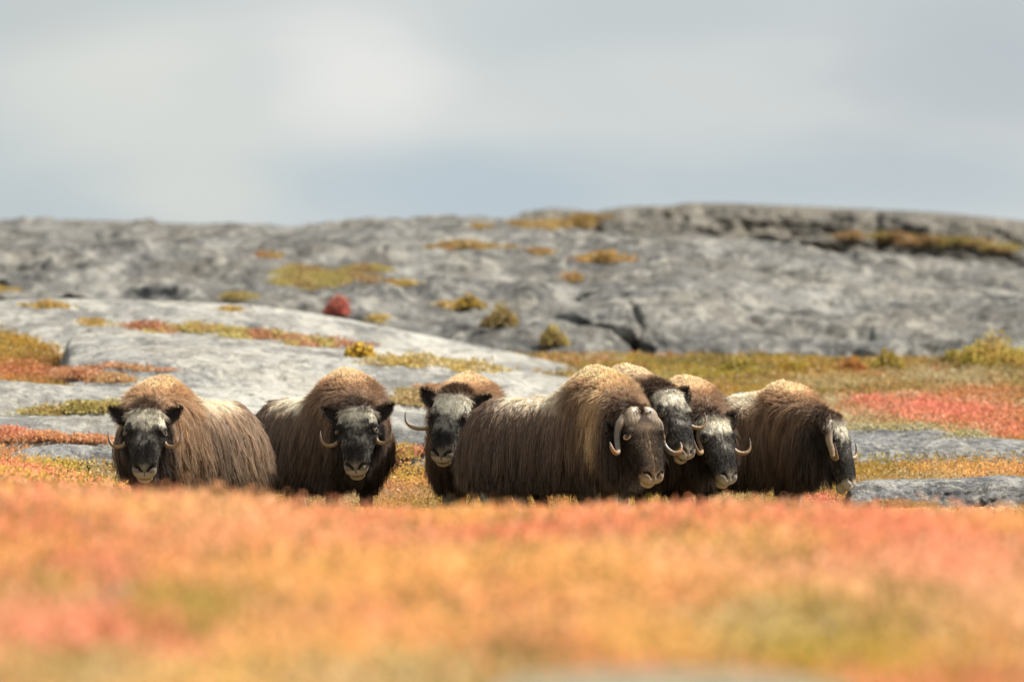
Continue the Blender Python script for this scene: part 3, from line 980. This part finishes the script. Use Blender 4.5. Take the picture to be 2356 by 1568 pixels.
def make_ox(o):
    S = o.get('scale', 1.0)
    hd = R(o['heading'])
    fw = np.array([math.cos(hd), math.sin(hd)])
    hump = at(o['hump'][0], o['hump'][1], o['d'])
    base = o.get('base', 0.0)
    hz = hump[2] - base - 0.022                        # height of the shoulder without wool
    HX = 0.36 * S
    root = bpy.data.objects.new('musk_ox', None)
    COL.objects.link(root)
    root.location = (hump[0] - fw[0] * HX, hump[1] - fw[1] * HX, base)
    root.rotation_euler = (0, 0, hd)
    tag(root, o['label'], 'musk ox', 'musk oxen standing in the autumn heath')
    Rz = np.array([[math.cos(hd), -math.sin(hd), 0], [math.sin(hd), math.cos(hd), 0], [0, 0, 1]])
    loc = np.array(root.location)

    # head frame in ox space
    Hw = at(o['head'][0], o['head'][1], o['hd'])
    O = Rz.T @ (Hw - loc)
    yaw, pit, rol = R(o['hyaw']) - hd, R(o['hpitch']), R(o.get('hroll', 0))
    f = np.array([math.cos(yaw), math.sin(yaw), 0]); up = np.array([0, 0, 1.0])
    a = math.cos(pit) * f - math.sin(pit) * up          # poll -> muzzle
    n = math.sin(pit) * f + math.cos(pit) * up          # out of the forehead
    s = np.cross(up, f)                                 # its left
    if rol:
        a, s = a * math.cos(rol) + s * math.sin(rol), s * math.cos(rol) - a * math.sin(rol)
    HS = o.get('hscale', 1.0) * 1.05
    HB = np.stack([a, s * o.get('hwide', 1.0), n], 1) * HS

    def H(t, l, q): return O + HB @ np.array([t, l, q])

    so = Soup()
    # trunk
    top = o.get('back', 1.08)                           # back height without wool
    prof = [(-.93, top - .38, .58, .06), (-.90, top - .25, .46, .18), (-.81, top - .10, .40, .30), (-.64, top - .01, .38, .375), (-.40, top + .0, .37, .40),
            (-.15, top - .01, .36, .40), (.02, top + .045, .36, .40), (.18, hz - .10, .36, .40), (.30, hz - .01, .36, .39), (.40, hz, .37, .375),
            (.54, hz - .07, .40, .345), (.68, hz - .20, .46, .29), (.80, hz - .34, .56, .20), (.86, hz - .48, .66, .08)]
    rr = []
    for (x, zt, zb, w) in prof:
        zt = max(zt, zb + .06)
        zm, hh = zb + .42 * (zt - zb), None
        ring = []
        nar = .30 + .22 * math.exp(-((x - .36) / .25) ** 2)
        for th in np.linspace(0, 6.2832, 40, endpoint=False):
            c_, s_ = math.cos(th), math.sin(th)
            z = zm + (zt - zm) * s_ if s_ > 0 else zm + (zm - zb) * s_
            y = w * math.copysign(abs(c_) ** .85, c_) * (1 - nar * max(0, s_) ** 1.6)
            ring.append((x * S, y * S * o.get('wide', 1), z))
        rr.append(ring)
    so.rings(rr)
    # neck: a chain of bulky balls from the shoulder to the back of the skull
    p0 = np.array([.46 * S, 0, hz - .40]); p1 = H(.16, 0, -.16)
    for k in np.linspace(0, 1, 7):
        r = .33 * (1 - k) + .215 * k
        so.ball(p0 * (1 - k) + p1 * k, (r * .92, r * .92, r * 1.12))
    p2 = np.array([.42 * S, 0, hz - .30]); p3 = H(.03, 0, -.12)
    for k in np.linspace(0, 1, 6):
        r = .28 * (1 - k) + .165 * k
        so.ball(p2 * (1 - k) + p3 * k, (r, r, r))
    # legs
    for (x, y) in ((.44, .20), (.44, -.20), (-.60, .20), (-.60, -.20)):
        hind = x < 0
        pts = [(x, y, .62), (x + (.05 if hind else 0), y, .42), (x - (.05 if hind else 0), y, .26), (x, y, .10), (x + .02, y, .0)]
        path = catmull(pts, 16)
        path[:, :2] *= S
        rad = np.interp(np.linspace(0, 1, 16), [0, .3, .6, .85, 1], [.14, .10, .065, .058, .075])
        so.rings(list(tube(path, rad, 1, 14)))
    # skull: rings along the poll-muzzle axis (t, half width, dorsal, ventral)
    sk = [(-.055, .05, .01, .05), (-.035, .10, .055, .10), (.0, .135, .085, .14), (.06, .155, .105, .17), (.13, .168, .115, .19), (.20, .176, .112, .205),
          (.27, .174, .102, .205), (.34, .152, .097, .185), (.41, .131, .093, .155), (.48, .117, .085, .125), (.54, .112, .074, .105),
          (.585, .112, .060, .092), (.625, .106, .038, .080), (.655, .088, .012, .066), (.672, .05, -.01, .045)]
    rings = []
    for (t, w, dq, vq) in sk:
        ring = []
        for th in np.linspace(0, 6.2832, 36, endpoint=False):
            c_, s_ = math.cos(th), math.sin(th)
            q = dq * abs(s_) ** .8 if s_ > 0 else -vq * abs(s_) ** .9
            l = w * math.copysign(abs(c_) ** .75, c_) * (1 - .12 * max(0, -s_))
            ring.append(H(t, l, q))
        rings.append(ring)
    so.rings(rings)
    HBn = np.stack([a, s, n], 1)
    so.ball(H(.628, 0, -.078), np.array((.056, .074, .046)) * HS, HBn)      # chin
    so.ball(H(.60, .055, .015), np.array((.05, .048, .045)) * HS, HBn)      # nose wings
    so.ball(H(.60, -.055, .015), np.array((.05, .048, .045)) * HS, HBn)
    for sd in (1, -1):
        so.ball(H(.225, sd * .140, .055), np.array((.06, .045, .045)) * HS, HBn)   # brow
        so.ball(H(.30, sd * .135, .02), np.array((.06, .045, .05)) * HS, HBn)      # cheekbone
    V, T, Q = remesh(so.V, so.F, 0.0155, 3)

    FB = np.stack([a, s / o.get('hwide', 1.0), n], 1) / HS
    rel = (V - O) @ FB
    t, l, q = rel.T
    head_box = (t > -.12) & (t < .75) & (np.abs(l) < .27) & (q > -.26) & (q < .2)
    # sink nostrils, mouth and eye corners
    al = np.abs(l)
    sink = head_box * (q > -.03) * .026 * ss(1.3, .3, nostril_dist(t, l))
    sinkm = head_box * .014 * ss(.016, .004, mouth_dist(t, l, q)) * ss(.57, .61, t)
    V = V - (sink * HS)[:, None] * (n * .8 + a * .6) - (sinkm * HS)[:, None] * a
    # vertex normals
    fn = np.cross(V[T[:, 1]] - V[T[:, 0]], V[T[:, 2]] - V[T[:, 0]])
    VN = np.zeros_like(V)
    for k in range(3): np.add.at(VN, T[:, k], fn)
    VN /= np.linalg.norm(VN, axis=1, keepdims=True) + 1e-9

    facew_v = head_box * ss(.02, .07, t) * ss(-.17, -.11, q)
    seed = o['seed']

    def body_tint(P, N):
        x, y, z = P[:, 0] / S, P[:, 1] / S, P[:, 2]
        zr = z / hz
        nz = N[:, 2]
        big = fbm(x * 2.2, y * 2.2, z * 2.2, seed + 3, 3)
        c = np.tile(np.array(o['low']), (len(P), 1))
        c = blend(c, ss(.34, .72, zr + (big - .5) * .35), np.array(o['mid']))
        c = blend(c, ss(.62, .98, zr + (big - .5) * .16 - .10 * ss(-.2, -.7, x)), np.array(o['up']))
        c = blend(c, ss(.80, 1.0, zr) * ss(-.02, .25, x) * .9, np.array(o['hump_col']))
        w = ss(.15, .55, nz) * ss(-.60, -.42, x) * ss(.26, .06, x) * ss(top - .14, top - .03, z)
        c = blend(c, w * o['saddle'], np.array([.56, .49, .38]))
        w = ss(.45, .9, nz) * ss(.86, .97, zr) * ss(0, .15, x)  # sunlit rim along the hump top, painted into the wool colour
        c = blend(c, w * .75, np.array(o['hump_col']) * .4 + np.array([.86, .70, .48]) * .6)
        # wool collar on the bull's shoulder
        if o.get('bull'):
            w = np.exp(-((x - .62 + .25 * (1 - zr)) / .13) ** 2) * ss(.45, .7, zr)
            c = blend(c, w * .8, np.array([.44, .32, .19]))
        # dark front: throat, and the fringe round the forehead
        dh = np.linalg.norm(P - H(.02, 0, -.02), axis=1)
        c = blend(c, ss(.25, .12, dh) * .92, np.array([.035, .02, .013]))
        thr = ss(.50, .80, x) * ss(.70, .52, zr)
        c = blend(c, thr * .9, np.array([.028, .02, .017]))
        jaw = head_like(P)
        c = blend(c, jaw, np.array([.04, .03, .026]))
        rump = ss(-.70, -.95, x) * ss(.9, .7, zr)
        c = blend(c, rump * .6, np.array(o['low']))
        c = c * o.get('fur', 1.85)
        return c / np.maximum(1.0, c.max(1, keepdims=True) / .90)

    def head_like(P):
        r = (P - O) @ FB
        return ss(.05, .14, r[:, 0]) * ss(-.36, -.24, r[:, 2]) * (np.abs(r[:, 1]) < .3)

    cb = body_tint(V, VN) * 0.55
    cf = face_tint(t, l, q, V, o, seed)
    vc = cb * (1 - facew_v[:, None]) + cf * facew_v[:, None]
    lw = ss(.40, .25, V[:, 2]) * (np.abs(V[:, 2]) < .45)
    vc = blend(vc, lw * .8, np.array([.45, .40, .33]))
    body = link('body', mesh_data('body', V, Q if len(Q) * 2 == len(T) else T, True, vc), M_SKIN, root)

    # ---------------- coat
    rng = np.random.default_rng(seed)
    area = 0.5 * np.linalg.norm(fn, axis=1)
    ctr = V[T].mean(1)
    cN = VN[T].mean(1)
    fw_t = facew_v[T].mean(1)
    cam_l = Rz.T @ (np.array([0, 0, CAMZ]) - loc)
    cam_l /= np.linalg.norm(cam_l)
    vis = 0.35 + 0.65 * ss(-.35, .1, cN @ cam_l)
    dens = vis * (1 + 4.0 * fw_t) * ss(.18, .34, ctr[:, 2])
    dens *= np.where(ctr[:, 2] > .85 * hz, 2.4, 1.0)
    prob = area * dens
    nH = int(o.get('hairs', 42000))
    tri = rng.choice(len(T), nH, p=prob / prob.sum())
    u, v = rng.random(nH), rng.random(nH)
    fl = u + v > 1
    u[fl], v[fl] = 1 - u[fl], 1 - v[fl]
    W = np.stack([1 - u - v, u, v], 1)[..., None]
    P0 = (V[T[tri]] * W).sum(1)
    N0 = (VN[T[tri]] * W).sum(1)
    N0 /= np.linalg.norm(N0, axis=1, keepdims=True)
    fwt = (facew_v[T[tri]][..., None] * W).sum(1)[:, 0]
    r3 = (P0 - O) @ FB
    x, z, nz = P0[:, 0] / S, P0[:, 2], N0[:, 2]
    zr = z / hz
    jaw = head_like(P0) * (1 - fwt)
    dh = np.linalg.norm(P0 - H(.0, 0, -.02), axis=1)
    fringe = ss(.34, .19, dh) * (1 - fwt)
    upper = ss(.80, .95, zr + .08 * (x > 0)) * (1 - fwt)
    # lengths
    L = .34 * np.ones(nH)
    L = L * (1 - .70 * ss(.3, .85, nz))
    L = L * (1 - .72 * upper) + 0
    L = np.where(jaw > .5, .26, L)
    L = L * (1 - fringe) + .055 * fringe
    L = L * (1 - fwt) + .026 * fwt
    L *= .7 + .55 * rng.random(nH)
    # no hair on the muzzle or across the eyes
    muz = ss(.56, .60, r3[:, 0]) * fwt
    if o.get('bull'):
        L *= 1 - .93 * ss(.23, .17, r3[:, 0]) * ss(.19, .16, np.abs(r3[:, 1])) * ss(.0, .04, r3[:, 2]) * fwt
    L *= 1 - .75 * muz
    # direction the coat lies in
    back = np.array([-1.0, 0, 0]); dn = np.array([0, 0, -1.0])
    wd = ss(.98, .70, zr)[:, None]
    flow = back * (1 - wd) * 1.0 + dn * (wd + .25)
    flow = flow + np.array([0, 1.0, 0]) * np.sign(P0[:, 1:2]) * .3
    fh = np.tile(a * .9 - n * .1, (nH, 1)) + s * np.sign(r3[:, 1:2]) * .35
    flow = flow * (1 - fwt[:, None]) + fh * fwt[:, None]
    # swirl so that locks part and cross
    sw = np.stack([fbm(P0[:, 0] * 3.5, P0[:, 1] * 3.5, z * 3.5, seed + k * 7, 3) - .5 for k in (1, 2, 3)], 1)
    flow = flow / np.linalg.norm(flow, axis=1, keepdims=True) + sw * (1.1 * (1 - .5 * wd)) * (1 - .7 * fwt[:, None])
    flow = flow - (flow * N0).sum(1, keepdims=True) * N0
    flow /= np.linalg.norm(flow, axis=1, keepdims=True) + 1e-9
    lift = (.16 + .55 * upper * (1 - o.get('sleek', 0)) + .25 * fringe)
    lift = lift * (1 - fwt) + .30 * fwt
    lift = lift[:, None]
    d0 = flow * (1 - lift) + N0 * lift + rng.normal(size=(nH, 3)) * (.10 + .08 * upper + .08 * fringe)[:, None]
    d0 /= np.linalg.norm(d0, axis=1, keepdims=True)
    kpts = 7
    # hanging strands stop above the ground
    Pts = np.zeros((nH, kpts, 3)); Pts[:, 0] = P0 - N0 * .006
    grav = (np.clip((L - .05) / .2, 0, 1) * (.85 - .5 * upper) * (1 - fwt))[:, None]
    cur = d0.copy()
    wave = rng.normal(size=(nH, 3)) * .15
    floor = .10 + .16 * fbm(P0[:, 0] * 9, P0[:, 1] * 9, 0, seed + 50, 2) + .05 * rng.random(nH)
    Lmax = np.maximum(.05, (P0[:, 2] - floor))
    Lh = np.where((nz < .4) & (fwt < .3), np.minimum(L, Lmax), L)
    wind = Rz.T @ np.array(o.get('wind', (0.0, 0, 0)))
    for k in range(1, kpts):
        fr = k / (kpts - 1)
        w = grav * min(1.0, fr * 1.3)
        dirk = cur * (1 - w) + (dn + wind * fr) * w + wave * fr * (.6 + .8 * (k % 2))
        dirk /= np.linalg.norm(dirk, axis=1, keepdims=True)
        Pts[:, k] = Pts[:, k - 1] + dirk * (Lh / (kpts - 1))[:, None]
        cur = .6 * cur + .4 * dirk
    # locks: strands lean together towards their tips
    ng = max(50, nH // 13)
    gi = rng.choice(nH, ng, replace=False)
    own = np.empty(nH, int)
    for i0 in range(0, nH, 4000):
        dd = ((P0[i0:i0 + 4000, None, :] - P0[gi][None]) ** 2).sum(-1)
        own[i0:i0 + 4000] = dd.argmin(1)
    G = gi[own]
    off = Pts[G] - Pts[G][:, :1]
    scl = (Lh / np.maximum(Lh[G], 1e-4))[:, None, None]
    guide = P0[G][:, None] + off * np.clip(scl, .5, 1.6)
    fr = np.linspace(0, 1, kpts)[None, :, None]
    cl = (.66 - .2 * upper - .1 * fringe) * (1 - .8 * fwt)
    Pts = Pts * (1 - cl[:, None, None] * fr ** 1.2) + guide * cl[:, None, None] * fr ** 1.2
    # colour: body tone, lock tone, strand tone
    c = body_tint(P0, N0)
    cface = face_tint(r3[:, 0], r3[:, 1], r3[:, 2], P0, o, seed)
    lock = rng.random(ng)[own]
    tone = (.66 + .68 * lock) * (.72 + .56 * rng.random(nH))
    blond = (lock > .90) & (rng.random(nH) < .6) & (fwt < .2)
    c = c * tone[:, None]
    c[blond] = c[blond] * .45 + np.array(o.get('blond', (.26, .17, .10))) * .55
    grey = ((rng.random(nH) < .05) & (zr < .6))
    c[grey] = c[grey] * .5 + np.array([.20, .19, .18]) * .5
    c = c * (1 - fwt[:, None]) + cface * (.45 + 1.0 * rng.random(nH))[:, None] * fwt[:, None]
    g = 1 + (.30 * (fr - .5)) * (1 - fwt[:, None, None])
    CC = np.clip(c[:, None, :] * g, .004, .92)
    r0 = ((.0020 - .0005 * upper) * (1 - fwt) + .0015 * fwt)[:, None]
    taper = np.interp(np.linspace(0, 1, kpts), [0, .6, 1], [1, .85, .25])[None, :]
    hair_object('coat', Pts, r0 * taper, CC, M_HAIR, root)

    # ---------------- horns, ears, eyes
    for sd in (1, -1):
        if o.get('bull'):
            hp = [(.07, .13, .035), (.13, .182, .02), (.20, .202, -.015), (.29, .214, -.03), (.36, .235, -.015), (.394, .27, .005), (.386, .308, .025), (.345, .326, .035), (.30, .328, .035)]
            hr = [.046, .040, .031, .026, .0235, .022, .019, .014, .005]
            hcol = [(.28, .21, .14), (.22, .175, .13), (.14, .125, .11), (.13, .115, .105), (.15, .125, .105), (.22, .145, .09), (.34, .18, .085), (.26, .16, .09), (.06, .045, .04)]
        else:
            e = o.get('horn_out', 1.0)
            v = o.get('horn_show', 0.0)             # how far the upper horn stands clear of the cheek hair
            hp = [(.04, .09 + .03 * v, .03), (.11, .135 + .035 * v, .01 + .02 * v), (.20, .150 + .045 * v, -.02 + .03 * v), (.29, .160 + .045 * v, -.02 + .03 * v), (.36, .195 + .02 * v, .005),
                  (.385, .225 + .035 * e, .035), (.36, .225 + .075 * e, .06), (.305, .225 + .092 * e, .075), (.255, .225 + .094 * e, .08)]
            k_ = 1 + .55 * v
            hr = [.024 * k_, .024 * k_, .023 * k_, .021 * k_, .019 * k_, .0175 * k_, .0145, .009, .003]
            hcol = [(.2, .16, .13), (.22, .17, .13), (.25, .19, .13), (.27, .19, .115), (.27, .18, .10), (.26, .17, .085), (.22, .14, .075), (.14, .10, .08), (.05, .04, .04)]
        path = catmull([H(p_[0], sd * p_[1], p_[2]) for p_ in hp], 44)
        tt = np.linspace(0, 1, 44)
        tk = np.linspace(0, 1, len(hr))
        rad = np.interp(tt, tk, hr) * HS
        hc = np.stack([np.interp(tt, tk, np.array(hcol)[:, k]) for k in range(3)], 1)
        hc *= (.85 + .3 * vnoise(tt * 40, sd, 0, seed))[:, None]
        link('horn', tube_mesh('horn', path, rad, hc, .92), M_HORN, root)
        if o.get('bull'):
            bt, bl = np.meshgrid(np.linspace(0, math.pi, 22), np.linspace(0, 2 * math.pi, 40, endpoint=False), indexing='ij')
            cx_, cy_, cz_ = np.sin(bt) * np.cos(bl), np.sin(bt) * np.sin(bl), -np.cos(bt)
            groove = np.sin(cy_ * 26 + 3 * vnoise(cx_ * 3, cy_ * 3, cz_, seed)) * .5 + fbm(cx_ * 9, cy_ * 22, cz_ * 9, seed, 3) - .5
            rad_ = 1 + .07 * groove
            q_ = .076 + .040 * cz_ * rad_ - .012 * cx_ - .30 * np.maximum(0, cy_ * .084) * .5
            f_ = lambda v_: np.sign(v_) * np.abs(v_) ** .75
            BV = np.stack([.098 + .105 * f_(cx_) * rad_ + .03 * cy_, sd * (.080 + .078 * f_(cy_) * rad_), q_], -1).reshape(-1, 3)
            BV = O + BV @ HB.T
            bn = fbm(cx_ * 4, cy_ * 12, cz_ * 4, seed + 2, 4).reshape(-1, 1)
            bc = np.array([.30, .225, .148]) * (.40 + .75 * (groove.reshape(-1, 1) * .5 + .5) + .5 * (bn - .5))
            bc = bc * (1 - .80 * ss(-.3, .8, cx_.reshape(-1, 1) + (bn - .5)))
            link('horn_boss', mesh_data('horn_boss', BV, grid_faces(22, 40, True), True, np.clip(bc, .02, .8)), M_HORN, root)
        # ear: a cupped leaf
        eo = o.get('ear', (1, 1))[0 if sd == 1 else 1]
        E0, tip = (.115, .155, -.02), (-.015 + .10 * (1 - eo), .165 + .140 * eo, .0 - .05 * (1 - eo))
        if o.get('bull'):
            E0, tip = (.10, .185, -.07), (.17, .265, -.06)
        b0, b1 = H(E0[0], sd * E0[1], E0[2]), H(tip[0], sd * tip[1], tip[2])
        ax = b1 - b0
        ln = np.linalg.norm(ax); ax /= ln
        nn = n - (n @ ax) * ax; nn /= np.linalg.norm(nn)
        wv = np.cross(ax, nn)
        nr, nc = 12, 11
        EV, EC = [], []
        for side in (0, 1):
            for i in range(nr):
                u_ = i / (nr - 1)
                wid = (.068 * math.sin(math.pi * min(1, .16 + .84 * u_)) ** .6 * (1 - .12 * u_) + .002) * HS
                for j in range(nc):
                    v_ = j / (nc - 1) * 2 - 1
                    cup = .040 * (v_ ** 2 - .6) * (1 - .35 * u_)
                    p = b0 + ax * ln * u_ + wv * wid * v_ + nn * (cup - .007 * side)
                    p = p - up * .0
                    EV.append(p)
                    rimc = ss(.6, 1., abs(v_))
                    e_in = np.array([.03, .022, .02]) * (1 - rimc) + np.array([.09, .07, .052]) * rimc
                    EC.append(e_in if side == 0 else np.array([.11, .085, .065]))
        g1 = grid_faces(nr, nc)
        g2 = g1[:, ::-1] + nr * nc
        edge = [i * nc for i in range(nr)] + [(nr - 1) * nc + j for j in range(1, nc)] + [i * nc + nc - 1 for i in range(nr - 2, -1, -1)] + [j for j in range(nc - 2, 0, -1)]
        g3 = np.array([(edge[k], edge[(k + 1) % len(edge)], edge[(k + 1) % len(edge)] + nr * nc, edge[k] + nr * nc) for k in range(len(edge))])
        EV = np.array(EV)
        ear = link('ear', mesh_data('ear', EV, np.vstack([g1, g2, g3]), True, np.array(EC)), M_SKIN, root)
        # ear fur
        m = 700
        ii = rng.integers(0, nr * nc, m)
        ed = rng.random(m) < .5
        ii[ed] = np.array(edge)[rng.integers(0, len(edge), ed.sum())]
        q0 = EV[ii]
        dirn = ax * .6 + nn * .5 + rng.normal(size=(m, 3)) * .45 + wv * np.sign((q0 - b0) @ wv)[:, None] * .4
        dirn /= np.linalg.norm(dirn, axis=1, keepdims=True)
        hl = .02 + .025 * rng.random(m)
        EP = q0[:, None] + dirn[:, None] * (hl[:, None] * np.linspace(0, 1, 4)[None])[..., None]
        ecol = np.array([.045, .034, .028]) * (.6 + .8 * rng.random(m))[:, None]
        hair_object('ear_fur', EP, np.tile(np.array([.0015, .0013, .001, .0004]), (m, 1)), np.repeat(ecol[:, None], 4, 1), M_HAIR, ear)
        # eye with a lid
        ec = H(.262, sd * .163, .052)
        eb = Soup(); eb.ball((0, 0, 0), (.026 * HS,) * 3)
        eV = np.array(eb.V) + ec
        em = bpy.data.meshes.new('eye')
        em.from_pydata([tuple(p) for p in eV], [], eb.F)
        em.polygons.foreach_set('use_smooth', np.full(len(em.polygons), True))
        eye = link('eye', em, M_EYE, root)
        outd = s * sd * .80 + n * .58 - a * .0
        outd /= np.linalg.norm(outd)
        e1 = a - (a @ outd) * outd; e1 /= np.linalg.norm(e1)
        e2 = np.cross(outd, e1)
        th = np.linspace(0, 6.2832, 21)
        ringp = ec + outd * .012 * HS + (np.cos(th)[:, None] * e1 * .021 + np.sin(th)[:, None] * e2 * .028) * HS
        link('eyelid', tube_mesh('eyelid', ringp, np.full(21, .008 * HS), np.tile(np.array(o['lid']), (21, 1)), 1, 8), M_SKIN, eye)
    return root


COW = dict(face=(.036, .031, .028), eyepatch=(.025, .018, .014), grizzle=1.0, blaze=1.0, saddle=1.0, lid=(.10, .075, .055),
           low=(.066, .048, .037), mid=(.16, .106, .07), up=(.28, .175, .105), hump_col=(.33, .20, .105))


def ox(**k):
    d = dict(COW); d.update(k)
    return make_ox(d)


ox(label='leftmost musk ox, golden brown, looking straight ahead with chin in the red heath', seed=1001,
   d=105.2, hump=(378, 858), heading=-126, head=(335, 943), hd=104.55, hyaw=-90, hpitch=61, back=1.075,
   mid=(.205, .145, .10), up=(.36, .24, .145), hump_col=(.33, .20, .10), low=(.08, .062, .05), wind=(.25, 0, 0))
ox(label='dark brown musk ox second from left, with rump to the left and face lowered', seed=1002,
   d=106.6, hump=(792, 841), heading=-52, head=(824, 938), hd=105.9, hyaw=-99, hpitch=62, hroll=3, back=1.10, blaze=.75, grizzle=1.5,
   mid=(.115, .080, .058), up=(.23, .15, .095), hump_col=(.29, .175, .09), wind=(-.15, 0, 0))
ox(label='musk ox half hidden behind the bull\'s rump, with a white forehead and a dark-tipped horn', seed=1003,
   d=106.9, hump=(1080, 850), heading=-96, head=(1048, 908), hd=105.9, hyaw=-101, hpitch=62, hroll=-6, white=.05, back=1.05, horn_out=1.75, grizzle=2.4,
   scale=.94, hscale=1.0, mid=(.17, .11, .07), up=(.25, .165, .10), hump_col=(.38, .23, .125), lid=(.05, .04, .03))
ox(label='large bull with a ridged horn boss and pale shoulder wool, nearest of the group', seed=1004, bull=True,
   d=103.9, hump=(1368, 836), heading=-24, head=(1459, 947), hd=103.1, hyaw=-53, hpitch=66, back=1.09, hscale=1.0, hwide=1.17, hairs=66000,
   face=(.036, .024, .017), eyepatch=(.03, .016, .010), grizzle=.15, lid=(.42, .27, .17), saddle=.8,
   low=(.064, .049, .040), mid=(.125, .086, .062), up=(.25, .165, .10), hump_col=(.50, .37, .225), wide=1.0)
ox(label='musk ox behind the bull, its white-topped face showing past the bull\'s horn', seed=1005,
   d=105.6, hump=(1436, 831), heading=-28, head=(1524, 898), hd=105.0, hyaw=-44, hpitch=63, hscale=1.0, hwide=1.06, back=1.11, grizzle=1.3,
   mid=(.085, .055, .04), up=(.14, .085, .055), hump_col=(.19, .115, .07), saddle=.8, sleek=.5)
ox(horn_show=.3, label='musk ox between the white-topped face and the rightmost ox, cheek in shadow', seed=1006,
   d=106.4, hump=(1572, 858), heading=-34, head=(1628, 956), hd=105.5, hyaw=-47, hpitch=66, hscale=.98, hwide=1.1, back=1.04, grizzle=.6,
   mid=(.10, .068, .05), up=(.24, .155, .095), hump_col=(.37, .24, .135), low=(.035, .026, .022))
ox(horn_show=.8, label='rightmost musk ox in near profile, its muzzle above the boulder', seed=1007,
   d=106.9, hump=(1798, 871), heading=-16, head=(1905, 962), hd=106.2, hyaw=-17, hpitch=72, hscale=1.0, hwide=1.1, back=1.09, grizzle=.5,
   mid=(.115, .076, .052), up=(.24, .152, .088), hump_col=(.30, .185, .095), low=(.032, .025, .022))
